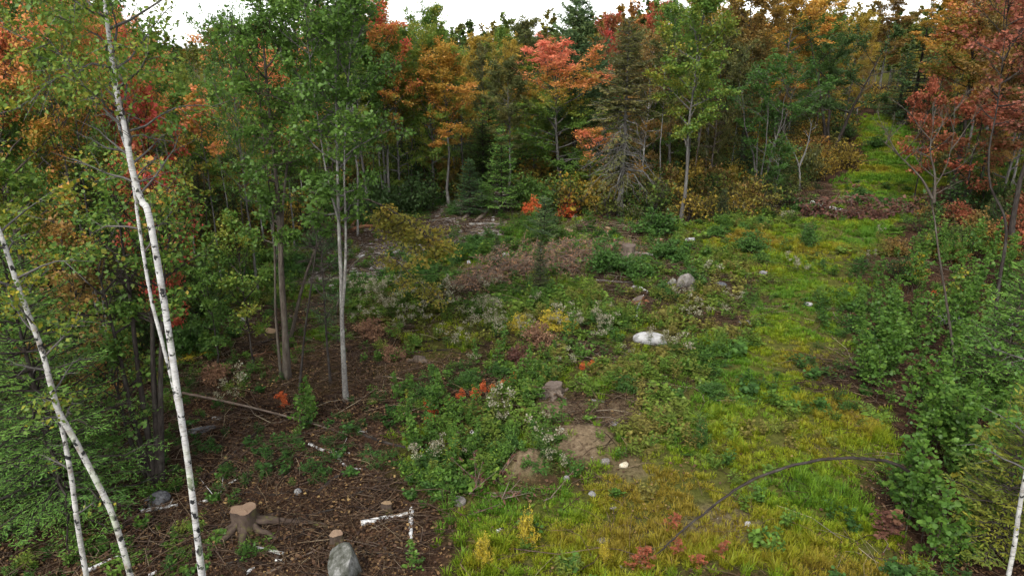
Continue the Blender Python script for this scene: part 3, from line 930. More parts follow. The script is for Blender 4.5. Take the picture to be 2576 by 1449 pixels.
def litter(seed, n=16, r=.3, ls=.075, tpl='diamond'):
    rng = np.random.default_rng(seed); mb = MB()
    P = np.stack([rng.normal(size=n) * r, rng.normal(size=n) * r, rng.random(n) * .03 + .015], -1)
    leaves(mb, P, np.stack([rng.normal(size=n), rng.normal(size=n), rng.normal(size=n) * .25], -1), np.array([0, 0, 1.]) + rng.normal(size=(n, 3)) * .45,
           ls * rng.uniform(.5, 1.2, n), tpl, np.stack([rng.random(n), rng.random(n), np.zeros(n), np.ones(n)], -1))
    return mb.mesh('fallen_leaf', [VEG], tc=False)

def twigs(seed, n=9, r=.3, L=.5, rad=.007):
    rng = np.random.default_rng(seed); mb = MB()
    A = np.stack([rng.normal(size=n) * r, rng.normal(size=n) * r, rng.random(n) * .05 + .01], -1)
    a = rng.random(n) * 6.28; l = L * rng.uniform(.3, 1.3, n)
    M = A + np.stack([np.cos(a) * l * .5, np.sin(a) * l * .5, rng.random(n) * .05], -1)
    a += rng.normal(size=n) * .35
    E = M + np.stack([np.cos(a) * l * .5, np.sin(a) * l * .5, rng.normal(size=n) * .03], -1)
    rr = rad * rng.uniform(.5, 1.5, n)
    sticks(mb, A, M, rr, rr * .8); sticks(mb, M, E, rr * .8, rr * .4)
    V = np.concatenate(mb.v); mb.a = [np.repeat(np.stack([rng.random(n), rng.random(n), np.zeros(n), np.ones(n)], -1), 6, 0) for _ in (0, 1)]
    return mb.mesh('twig', [VEG], tc=False)

def rockmb(seed, sub=3, amp=.22, cuts=5):
    rng = np.random.default_rng(seed)
    import bmesh
    bm = bmesh.new(); bmesh.ops.create_icosphere(bm, subdivisions=sub, radius=1)
    V = np.array([v.co[:] for v in bm.verts]); Fc = np.array([[v.index for v in f.verts] for f in bm.faces]); bm.free()
    for k in range(cuts):
        nrm = unit(rng.normal(size=3)); d = rng.uniform(.5, .82)
        s = V @ nrm - d
        V = V - np.outer(np.where(s > 0, s * .93, 0), nrm)
    o = rng.random(3) * 50
    q = fbm(V[:, 0] * 1.6 + V[:, 2] * .9 + o[0], V[:, 1] * 1.6 - V[:, 2] * 1.1 + o[1], seed, 4) - .5
    V = V * (1 + amp * 2 * q[:, None])
    mb = MB(); mb.add(V, Fc, np.tile([rng.random(), rng.random(), 0, 1], (len(V), 1)))
    return mb

HERO = [(1636, 852, .55), (1722, 715, .5), (1693, 708, .4), (1812, 720, .35), (615, 806, .3), (905, 648, .4), (2032, 766, .25), (1392, 990, .45), (1395, 1005, .4), (1580, 650, .6), (876, 1440, .4), (965, 1310, .3), (1000, 1300, .3), (930, 1316, .3), (1035, 1300, .25), (1035, 1345, .25),
        (1157, 1262, .25), (1568, 1172, .15), (1522, 1163, .18), (1273, 645, .4), (1357, 636, .4), (680, 842, .4), (1058, 905, .4), (2390, 808, .5), (2552, 826, .6), (1157, 1280, .2), (1380, 1010, .35), (1660, 870, .35)]
HERO = [(*G(u, v)[:2], r) for u, v, r in HERO]
def clearof(x, y):
    k = np.ones(len(x), bool)
    for hx, hy, r in HERO: k &= (x - hx) ** 2 + (y - hy) ** 2 > r * r
    return k
x, y = field(60000, 7.4, 46, 1.25)
Z = zones(x, y)
g = np.clip(Z['path'] * 1.0 + Z['clear'] * .32 - .7 * Z['soil'] * (1 - .6 * Z['path']), .0, 1) * (1 - Z['sand'] * .82) * (1 - Z['gravel'] * .9) * (1 - Z['brush'] * .9) * (1 - .8 * Z['debris2']) * (1 - .5 * Z['debris']) * (1 - .8 * Z['bare'])
pt = fbm(x / 1.1, y / 1.1, 51); pt2 = fbm(x / 2.6, y / 2.6, 57)
keep = RS.random(len(x)) < g * np.clip((pt - .25) * 5, .2, 1)
keep &= clearof(x, y)
x, y, pt, pt2, pz = x[keep], y[keep], pt[keep], pt2[keep], Z['path'][keep]
tone = np.clip((pt2 - .5) * 2.2 + .56 + RS.normal(size=len(x)) * .12, 0, 1)
GREENS = [(.07, .155, .014), (.11, .19, .013), (.165, .215, .012), (.195, .195, .014), (.19, .145, .02)]
tint = mixcol(GREENS, np.where(pz > .5, tone, tone * .55))
tall = (pt > .66)
idx = np.where(tall, RS.integers(4, 7, len(x)), RS.integers(0, 4, len(x)))
scl = RS.uniform(.55, 1.1, len(x)) * (1 + .022 * (y - 8)) * np.where(pz > .5, .78, .85)
print('grass', len(x))
scatter('grass', 'yellow-green grass growing over the track and the clearing', 'grass',
        [tuft(100 + k, 40, .11, .17, .008, .8) for k in range(4)] + [tuft(110 + k, 46, .1, .3, .008, .75) for k in range(3)],
        put(x, y), rots(len(x)), scl, idx, tint)

# grass of the upper track
y = RS.uniform(40, 100, 22000); x = RS.uniform(8, 75, 22000)
keep = RS.random(len(x)) < sm((polydist(ZN['path'], x, y) + 1.3) / 1.6)
x, y = x[keep], y[keep]
tone = np.clip((fbm(x / 2.6, y / 2.6, 57) - .5) * 2.6 + .4 + RS.normal(size=len(x)) * .12, 0, 1)
print('far grass', len(x))
scatter('track_grass', 'bright grass of the track climbing into the wood', 'grass', [tuft(120 + k, 40, .16, .2, .014, .8) for k in range(3)],
        put(x, y), rots(len(x)), RS.uniform(.9, 1.6, len(x)), RS.integers(0, 3, len(x)), mixcol(GREENS, tone * .85))

# undergrowth under the trees
def clump(seed, n=330, ls=.1, tpl='diamond'):
    B, Lf = bush(seed, 1.0, .75, 10, n, ls, tpl)
    mb = MB()
    for q in (B, Lf):
        for V, A4 in zip(q.v, q.a): pass
    V = np.concatenate(Lf.v); mb.add(V, np.concatenate(Lf.f3), np.concatenate(Lf.a), None, 0)
    V = np.concatenate(B.v); mb.add(V, np.concatenate(B.f4), None, None, 1)
    return mb.mesh('undergrowth_clump', [VEG, BK['dark']], tc=False)
x, y = field(15000, 11, 84, .5)
Z = zones(x, y)
pd = polydist(ZN['path'], x, y)
f = sm((-pd - .5) / 1.2) * (1 - sm((24 - y) / 3) * (x > 3)) * (1 - Z['clear']) * (1 - Z['path']) * (1 - Z['gravel']) * (1 - Z['soil']) * (1 - .5 * Z['brownslope'])
pt = fbm(x / 3.5, y / 3.5, 71)
keep = RS.random(len(x)) < f * np.clip((pt - .3) * 3, .1, .85)
x, y, pt = x[keep], y[keep], pt[keep]
tone = np.clip(fbm(x / 5, y / 5, 77) * 1.7 - .45 + RS.normal(size=len(x)) * .2, 0, 1)
print('undergrowth', len(x))
scatter('undergrowth', 'green, olive and amber undergrowth filling the floor of the wood', 'undergrowth', [clump(750 + k, 420, .075) for k in range(5)],
        put(x, y, -.05), rots(len(x), .1), RS.gamma(4, .2, len(x)).clip(.35, 1.7) * (1 + .004 * y), RS.integers(0, 5, len(x)),
        mixcol([(.03, .065, .016), (.055, .09, .018), (.09, .1, .022), (.16, .12, .022), (.22, .15, .024), (.21, .11, .028)], tone))

# low broad-leaved weeds
x, y = field(30000, 7.4, 44, 1.25)
Z = zones(x, y)
pt = fbm(x / 1.4, y / 1.4, 61); pt2 = fbm(x / 3, y / 3, 67)
g = np.clip(Z['clear'] * .75 * (1 - .96 * Z['path']) + Z['path'] * .05 + .03, 0, 1) * (1 - .85 * Z['soil']) * (1 - Z['sand'] * .93) * (1 - Z['gravel'] * .85) * (1 - Z['brush'] * .8) * (1 - .7 * Z['debris']) * (1 - .72 * Z['bare']) + .3 * Z['soil'] * sm((pt - .4) / .2)
keep = RS.random(len(x)) < g * np.clip((pt - .3) * 3.2, .08, 1)
keep &= clearof(x, y)
x, y, pt, pt2, sz = x[keep], y[keep], pt[keep], pt2[keep], Z['soil'][keep]
tone = np.clip((pt2 - .5) * 2.0 + .38 + RS.normal(size=len(x)) * .22, 0, 1)
tint = mixcol([(.035, .08, .02), (.05, .108, .022), (.075, .14, .024), (.105, .155, .026), (.14, .125, .034)], tone)
idx = np.where(RS.random(len(x)) < .1, RS.integers(5, 7, len(x)), RS.integers(0, 5, len(x)))
scl = RS.uniform(.5, 1.15, len(x)) * (1 + .015 * (y - 8)) * np.where(sz > .5, .7, 1)
print('weeds', len(x))
scatter('weeds', 'low green broad-leaved weeds and ferns covering the clearing', 'weeds',
        [herb(200, 6, .35, 14, .075), herb(201, 5, .45, 18, .06), herb(202, 7, .28, 12, .085, 'round'), herb(203, 6, .5, 22, .09, 'lance'), herb(204, 8, .3, 16, .05), fern(205), fern(206, 6, .42)],
        put(x, y), rots(len(x), .12), scl, idx, tint)

# cream seed heads of late weeds
SEEDP = []
for (u, v, su, sv, k) in [(960, 760, 60, 25, 26), (1130, 800, 120, 40, 55), (1000, 830, 60, 30, 22), (1300, 790, 110, 40, 30), (1500, 830, 60, 35, 18), (1250, 870, 120, 30, 18), (1780, 800, 60, 25, 18),
                          (1640, 890, 45, 15, 10), (1960, 690, 40, 25, 6), (1400, 1165, 30, 25, 5), (1160, 1160, 70, 25, 7), (1260, 1050, 15, 12, 4), (2130, 600, 80, 40, 12), (1890, 560, 60, 20, 8), (1500, 560, 60, 15, 8), (950, 740, 40, 20, 14), (580, 980, 40, 25, 5), (1740, 740, 40, 20, 5)]:
    for _ in range((k + 2) // 3): SEEDP.append(G(u + RS.normal() * su, v + RS.normal() * sv))
SEEDP = np.array(SEEDP); SEEDP = SEEDP[clearof(SEEDP[:, 0], SEEDP[:, 1])]; n_ = len(SEEDP)
scatter('seed_head_weeds', 'cream fluffy seed heads of late weeds in the clearing', 'weeds', [seedhead(300 + k, 5 + k, .5 + .06 * k) for k in range(4)],
        SEEDP, rots(n_, .12), RS.uniform(.6, 1.15, n_), RS.integers(0, 4, n_), mixcol([(.04, .085, .025), (.09, .11, .03)], RS.random(n_)))

# fallen leaves, wood chips and twigs
x, y = field(26000, 7.2, 40, 1.35)
Z = zones(x, y)
g = .12 + .75 * Z['soil'] + .5 * Z['floor'] + .35 * Z['gravel'] - .06 * Z['path'] + .5 * Z['brush'] + .3 * Z['debris'] + .3 * Z['debris2'] - .1 * Z['clear'] + .5 * Z['bare'] + .25 * (1 - np.maximum.reduce([Z['clear'], Z['path'], Z['soil']]))
keep = RS.random(len(x)) < g * (1 - .75 * Z['sand'])
x, y = x[keep], y[keep]; n_ = len(x)
print('litter', n_)
scatter('fallen_leaves', 'tan and brown fallen leaves and wood chips on the bare soil', 'fallen leaves', [litter(400 + k, 15, .28, .06) for k in range(4)] + [litter(410, 12, .3, .05, 'maple')],
        put(x, y), rots(n_, .05), RS.uniform(.7, 1.3, n_) * (1 + .012 * (y - 8)), RS.integers(0, 5, n_),
        mixcol([(.035, .022, .016), (.07, .037, .025), (.11, .064, .038), (.19, .12, .065), (.28, .19, .09)], np.clip(RS.normal(size=n_) * .25 + .36, 0, 1)))
x, y = field(15000, 7.2, 40, 1.35)
Z = zones(x, y)
g = .06 + .3 * Z['soil'] + .3 * Z['floor'] + .6 * Z['gravel'] + .9 * Z['brush'] + .8 * Z['debris'] + .9 * Z['debris2'] - .04 * Z['path'] + .4 * Z['brownslope'] + .75 * Z['bare']
keep = RS.random(len(x)) < g * (1 - .6 * Z['sand'])
x, y = x[keep], y[keep]; n_ = len(x)
print('twigs', n_)
scatter('twigs', 'brown twigs and broken sticks strewn over the soil', 'twigs', [twigs(500 + k, 9, .28, .5 + .12 * k, .006) for k in range(5)],
        put(x, y), rots(n_, .08), RS.uniform(.7, 1.35, n_) * (1 + .012 * (y - 8)), RS.integers(0, 5, n_),
        mixcol([(.03, .02, .016), (.07, .045, .033), (.13, .09, .065), (.26, .22, .18)], np.clip(RS.normal(size=n_) * .25 + .4, 0, 1)))
# small stones of the gravel spread
SM = rockmat('stone_small', (.13, .115, .105), (.25, .235, .22), (.42, .41, .4), 3)
x, y = field(15000, 8, 48, .9)
Z = zones(x, y)
keep = RS.random(len(x)) < .5 * Z['gravel'] + .12 * Z['sand'] + .03 * Z['debris']
x, y = x[keep], y[keep]; n_ = len(x)
print('stones', n_)
scatter('stones', 'grey pebbles and small stones of the gravel spread', 'stones', [rockmb(600 + k, 1, .2, 4).mesh('stone', [SM], False, tc=False) for k in range(5)],
        put(x, y, .0), np.stack([RS.random(n_) * 6, RS.random(n_) * 6, RS.random(n_) * 6], -1), RS.gamma(2.0, .022, n_).clip(.015, .14), RS.integers(0, 5, n_), np.ones((n_, 4)))
#==PART3==
# ================================================================== PLANT FORMS (shared meshes)
def K3(b, H, R): return Kind(b, TBC, H, R)
def K2(b, H, R): return Kind(b, BF, H, R)
FT = [K3(deciduous(10 + k, 10, .34 + .03 * k, 2.1, 30, 18000, .082, 'wide', .085, droop=.2, spread=.11), 10, 2.1) for k in range(5)]              # slim wood trees
WT = [K3(deciduous(30 + k, 10, .16, 3.1, 36, 24000, .082, 'wide', .11, spread=.11, el0=5, el1=60, tm=.4, subs=7), 10, 3.1) for k in range(3)]     # broad, leafy to low down
MT = [K3(deciduous(40 + k, 9, .36, 3.0, 36, 20000, .07, 'wide', .085, stems=1 + 2 * (k % 2), fan=.1, el0=15, el1=60, tm=.45, subs=7, spread=.1), 9, 3.0) for k in range(3)]
VT = K3(deciduous(50, 9, .3, 2.4, 30, 13000, .09, 'diamond', .08, stems=5, fan=.13, el0=25, el1=70, tm=.7), 9, 2.6)                       # vase of stems
AP = K3(deciduous(51, 7, .3, 3.0, 22, 14000, .09, 'diamond', .17, stems=3, fan=.25, el0=-5, el1=45, tm=.5, bare=.12), 7, 3.6)           # gnarled apple
SPR = [K3(conifer(60 + k, 10, 1.75, 34, 6, .04, 0, .13, 12, 6, .15), 10, 1.75) for k in range(2)]
FIR = [K3(conifer(64 + k, 4, 1.15, 17, 7, .1, 0, .035, 13, 9, .115, droop=.12, rise=.12), 4, 1.15) for k in range(3)]
PIN = K3(conifer(68, 10, 2.6, 17, 6, .28, 0, .16, 18, 18, .24, droop=.05, rise=.3, tpl='fine', gap=.08, flat=.8, power=.62), 10, 2.6)
NF = [K3(conifer(57 + k, 6, 2.1, 22, 6, .06, 0, .07, 20, 12, .085, droop=.22, rise=.1, tpl='fine'), 6, 2.1) for k in range(2)]
PIY = K3(conifer(69, 3, 1.0, 8, 6, .15, 0, .035, 12, 10, .13, droop=.05, rise=.4, tpl='needle', flat=.7, power=.7), 3, 1.0)
BU = [K2(bush(70 + k, 1.0, .8, 18, 2600, .075, 'diamond'), 1.0, .8) for k in range(3)]
SA = [K2(sapling(80 + k, 1.6, 300 + 40 * k, .06, branches=14), 1.6, .35) for k in range(5)]
YM = [K3(deciduous(90 + k, 4, .2, 1.1, 16, 4600, .065, 'wide', .03, el0=15, el1=60, subs=4), 4, 1.1) for k in range(3)]                    # young maples

def tree(kind, u, where, vtop, rpx, pal, bark, name, label, cat='tree', group=None, br=None, tilt=(0, 0), rz=None):
    P = G(u, where[1]) if where[0] == 'v' else At(u, where[1])
    H = max(1.0, ztop(P, vtop) - P[2])
    R = rpx * depth(P) / F0
    bk = BK.get(bark, BIRCH)
    return plant(kind, name, label, cat, P, H, R, (bk, BK.get(br, bk), LM[pal]), group, rz, tilt)

# ---------------------------------------------------------------- near trees, left: white birches
def custom_tree(name, label, cat, stems, leaf, bark, brmat, extra=None):
    """stems: list of (surveyed points, distances, radii); local origin at the base of the first stem"""
    base = None; T, B, Lf = [], MB(), MB()
    e = None
    for pts, ys_, rr in stems:
        W = np.array([PX(u, v, yy) for (u, v), yy in zip(pts, ys_)])
        if base is None:
            g = terr(W[0][0], W[0][1]); base = np.array([W[0][0], W[0][1], float(g)])
            e = empty(name, base); props(e, label, cat)
        if W[0][2] < base[2] + .6:
            W[0][2] = float(terr(W[0][0], W[0][1])) - .1
        sp = smoothpath(W - base, 6)
        rad = np.interp(np.linspace(0, 1, len(sp)), np.linspace(0, 1, len(rr)), rr)
        mb = MB(); tube(mb, sp, rad, 12, wob=.025, rng=np.random.default_rng(int(pts[0][0])), seed=pts[0][0] * .01)
        part('trunk', mb.mesh('birch_trunk', [bark]), e)
        T.append(sp)
    return e, base, T

def birch_crown(e, T, spec, seed, nleaf, ls, pal, brmat, tpl='diamond'):
    """limbs (t0, t1, count, length) along each stem"""
    rng = np.random.default_rng(seed); B, Lf = MB(), MB(); A_, B_, C_ = [], [], []; sa, sb = [], []
    for (si, t0, t1, cnt, L0, leafy) in spec:
        P = T[si]
        for i in range(cnt):
            t = t0 + (t1 - t0) * (i + rng.random()) / cnt
            p = lerp_path(P, t); az = i * 2.4 + rng.random(); L = L0 * rng.uniform(.6, 1.2)
            d = np.array([math.cos(az), math.sin(az), rng.uniform(.2, .9)]); path = [p]
            for k in range(5):
                d = unit(d + rng.normal(size=3) * .2); path.append(path[-1] + d * L / 5)
            path = np.array(path); tube(B, path, np.linspace(.018, .004, 6), 4, cap=False)
            cl = rng.random()
            for k in range(6):
                a = lerp_path(path, rng.uniform(.2, 1)); dd = unit(d + rng.normal(size=3) * .8) * L * .4
                sa.append(a); sb.append(a + dd)
                if rng.random() < leafy: A_.append(a); B_.append(a + dd); C_.append(np.clip(cl * .5 + rng.random() * .5, 0, 1))
    sticks(B, sa, sb, .006, .002)
    if A_: foliage_on(Lf, A_, B_, C_, nleaf, rng, 10, ls, tpl, .09, .4)
    part('branches', B.mesh('birch_branches'), e, brmat)
    if A_: part('crown', Lf.mesh('birch_crown'), e, LM[pal])

e, b0, T = custom_tree('birch_tree', 'tall white paper birch with black scars leaning left beside the flat sawn stump', 'tree', [
    ([(508, 1475), (478, 1200), (443, 960), (408, 730), (374, 540), (356, 505), (331, 420), (316, 330), (291, 220), (279, 130), (262, 0), (248, -110)],
     [8.0, 8.15, 8.2, 8.3, 8.35, 8.4, 8.45, 8.5, 8.55, 8.6, 8.7, 8.8], [.046, .043, .042, .041, .04, .039, .037, .034, .03, .026, .02, .012]),
    ([(516, 1475), (503, 1370), (474, 1190), (444, 1010), (408, 860), (380, 750), (353, 590), (338, 480), (322, 390), (300, 320), (290, 250)],
     [8.1, 8.3, 8.4, 8.5, 8.55, 8.6, 8.65, 8.7, 8.75, 8.8, 8.85], [.024, .024, .024, .023, .023, .022, .021, .02, .018, .014, .008])], 'yellowgreen', BIRCH, None)
birch_crown(e, T, [(0, .62, 1, 22, 1.3, .8), (0, .45, .65, 7, .9, .1), (1, .55, 1, 8, .7, .25)], 5, 6500, .05, 'yellowgreen', BK['grey'])
e, b0, T = custom_tree('birch_tree', 'lichen-crusted white birch forking near its base at the left edge', 'tree', [
    ([(338, 1475), (292, 1320), (240, 1205), (190, 1110), (148, 1035), (126, 960), (102, 870), (60, 760), (22, 650), (-2, 580), (-60, 440), (-120, 250)],
     [7.8, 7.85, 7.9, 7.95, 8, 8, 8.05, 8.1, 8.15, 8.2, 8.3, 8.4], [.041, .04, .039, .038, .039, .034, .033, .031, .028, .025, .02, .011]),
    ([(216, 1475), (197, 1330), (181, 1210), (163, 1110), (148, 1040), (140, 1000)], [7.8, 7.85, 7.9, 7.95, 8, 8], [.035, .034, .032, .03, .028, .022])], 'yellowgreen', BIRCH2, None)
birch_crown(e, T, [(0, .5, 1, 14, .9, .6), (0, .3, .5, 5, .5, .3), (1, .2, .9, 5, .35, .2)], 6, 1600, .06, 'aspen_y', BK['grey'])
e, b0, T = custom_tree('birch_tree', 'slender pale birch stem leaning at the lower right edge above the thicket', 'tree', [
    ([(2535, 1475), (2550, 1380), (2563, 1290), (2580, 1190), (2610, 1040), (2650, 850)], [7.9, 7.95, 8, 8.05, 8.1, 8.2], [.032, .031, .029, .027, .024, .015])], 'aspen', BIRCH2, None)
birch_crown(e, T, [(0, .5, 1, 8, .7, .8)], 7, 800, .06, 'aspen', BK['grey'])

# ---------------------------------------------------------------- near trees, centre left
def survey_tree(seed, name, label, stems, y0, H, leaf, bark, **kw):
    P0 = G(*stems[0][0]); yy = P0[1] if y0 is None else y0
    paths = []
    for s in stems:
        W = np.array([PX(u, v, P0[1] + .02 * i) for i, (u, v) in enumerate(s)]) - P0
        if W[0][2] < .6: W[0][2] = -.08
        paths.append(smoothpath(W, 3))
    T, B, Lf = deciduous(seed, H=H, stems=len(stems), stempaths=paths, **kw)
    e = empty(name, P0); props(e, label, 'tree')
    tr = e
    for nm, mb, mt in (('trunk', T, BK[bark]), ('branches', B, BK[bark if bark != 'pale' else 'grey']), ('crown', Lf, LM[leaf])):
        o = part(nm, mb.mesh(nm, [mt]), tr if nm == 'branches' else e)
        if nm == 'trunk': tr = o
    return e

survey_tree(701, 'maple_tree', 'tall green maple with a dark grey straight trunk in front of the clearing',
            [[(722, 952), (716, 820), (708, 690), (703, 560), (692, 420), (675, 250), (660, 80), (650, -90)], [(708, 958), (694, 800), (692, 690), (688, 560), (668, 400), (652, 220), (645, 60)],
             [(708, 690), (712, 520), (730, 350), (745, 180), (755, 0)]],
            None, 9.5, 'green', 'brown', base=.36, R=1.2, limbs=54, nleaf=15500, ls=.066, tpl='wide', r0=.088, stemr=[1, .42, .45], el0=10, el1=60, tm=.6, spread=.09)
survey_tree(702, 'maple_tree', 'tall green maple with pale mottled stem that forks, right of the dark-trunked maple',
            [[(870, 1010), (862, 860), (858, 700), (852, 560), (848, 400), (845, 250), (842, 100), (838, -80)], [(861, 790), (868, 690), (870, 600), (868, 520), (866, 430), (870, 300), (880, 150), (890, 20)],
             [(852, 560), (820, 430), (800, 300), (780, 160), (765, 10)]],
            None, 9.5, 'green', 'pale', base=.40, R=1.3, limbs=54, nleaf=14000, ls=.066, tpl='wide', r0=.058, stemr=[1, .6, .42], el0=10, el1=60, tm=.6, spread=.09)
survey_tree(703, 'sapling_tree', 'thin black-stemmed sapling leaning between the two green maples', [[(752, 985), (765, 850), (780, 740), (793, 640), (800, 560), (803, 480)]], None, 4.5, 'green', 'dark',
            base=.7, R=.7, limbs=10, nleaf=500, ls=.1, tpl='maple', r0=.03)
survey_tree(704, 'fir_tree', 'thin half-bare young fir with whorled twigs left of the pale-stemmed maple', [[(832, 965), (822, 860), (816, 760), (810, 660), (806, 600)]], None, 3.6, 'fir_dark', 'dark',
            base=.3, R=.65, limbs=30, nleaf=1500, ls=.07, tpl='needle', r0=.035, el0=-5, el1=25, bare=.45)
survey_tree(705, 'maple_tree', 'dark many-stemmed clump of trees with rust-tinged leaves behind the tall birch',
            [[(392, 1215), (370, 1080), (350, 950), (335, 820), (320, 690), (300, 560), (285, 430)], [(398, 1215), (392, 1060), (385, 920), (382, 780), (372, 640), (365, 500)],
             [(388, 1215), (345, 1090), (315, 960), (290, 850), (262, 740), (240, 640)], [(402, 1212), (404, 1050), (405, 900), (410, 760), (420, 640), (440, 520)], [(384, 1218), (350, 1160), (322, 1090), (300, 1000), (275, 930)]],
            None, 6.5, 'maple', 'dark', base=.5, R=1.1, limbs=60, nleaf=7500, ls=.062, tpl='wide', r0=.1, bare=.25, el0=10, el1=55)
survey_tree(706, 'maple_tree', 'bent maple sapling arching right with olive and orange leaf sprays over the gravel',
            [[(726, 860), (770, 690), (830, 560), (900, 500), (985, 530), (1060, 580), (1120, 640)]], None, 5.0, 'bent', 'brown', base=.6, R=.75, limbs=28, nleaf=3600, ls=.07, tpl='wide', r0=.045, el0=-50, el1=-10, spread=.1)
survey_tree(707, 'maple_tree', 'low bent branch of a fallen maple with orange-tinted leaves above the white seed heads',
            [[(840, 800), (870, 690), (930, 640), (1000, 660), (1060, 720), (1110, 760)]], None, 4.0, 'bent', 'brown', base=.45, R=.5, limbs=16, nleaf=1100, ls=.07, tpl='wide', r0=.03, el0=-50, el1=-5, spread=.1)
survey_tree(708, 'maple_tree', 'leaning thin maple with green and scarlet leaves drooping above the dark slab rock',
            [[(440, 800), (470, 720), (520, 740), (580, 830), (640, 930), (700, 1010)]], None, 4.0, 'maple', 'brown', base=.35, R=.65, limbs=16, nleaf=1200, ls=.065, tpl='wide', r0=.03, el0=-40, el1=0, spread=.08)

# ---------------------------------------------------------------- left edge woods
tree(NF[0], 175, ('y', 9.8), 560, 300, 'fir', 'dark', 'fir_tree', 'large bright green fir with flat sprays behind the forked birch at the left edge')
tree(NF[1], -40, ('y', 10.4), 640, 300, 'fir_dark', 'dark', 'fir_tree', 'dark fir cut by the left edge of the picture')
tree(MT[0], 110, ('y', 14.5), 75, 260, 'maple_hi', 'brown', 'maple_tree', 'broad maple with a coral-orange top at the far left')
tree(MT[1], 285, ('y', 15.5), -120, 170, 'maple', 'grey', 'maple_tree', 'tall green and yellow maple whose crown rises behind the tall birch')
tree(MT[2], 420, ('y', 17.5), 105, 135, 'maple_hi', 'brown', 'maple_tree', 'maple with an orange-topped crown right of the tall birch')
tree(MT[0], 650, ('y', 21), 60, 110, 'green', 'grey', 'maple_tree', 'green maple beside the gap of pale sky at left', rz=2.0)
tree(YM[0], 470, ('y', 17), 250, 110, 'red', 'dark', 'maple_tree', 'small maple with flat scarlet sprays between the birch and the dark trunk')
tree(YM[1], 440, ('y', 15.5), 380, 100, 'red', 'dark', 'maple_tree', 'low red maple shoot below the scarlet sprays')
tree(YM[2], 60, ('y', 12.5), 430, 170, 'yellowgreen', 'dark', 'maple_tree', 'young maple with yellow leaves over the left fir')
tree(YM[0], 255, ('y', 12.2), 600, 130, 'amber', 'dark', 'maple_tree', 'young maple with brown-orange leaves left of the many-stemmed clump')
tree(SPR[0], 75, ('y', 27), -60, 110, 'spruce', 'dark', 'spruce_tree', 'dark spruce spire on the skyline at the far left')
tree(SPR[1], 480, ('y', 55), 100, 55, 'fir_dark', 'dark', 'spruce_tree', 'bluish spruce tip beside the pale sky gap at left')
tree(MT[1], 700, ('y', 25), 120, 180, 'maple_hi', 'grey', 'maple_tree', 'yellow-orange maple seen behind the dark-trunked maple', rz=4.0)
tree(YM[1], 640, ('y', 16), 560, 95, 'yellowgreen', 'dark', 'maple_tree', 'low leafy maple with yellow tips below the dark-trunked maple')
tree(YM[2], 545, ('y', 16), 640, 85, 'green', 'dark', 'maple_tree', 'low green maple left of the dark trunk at the edge of the clearing')

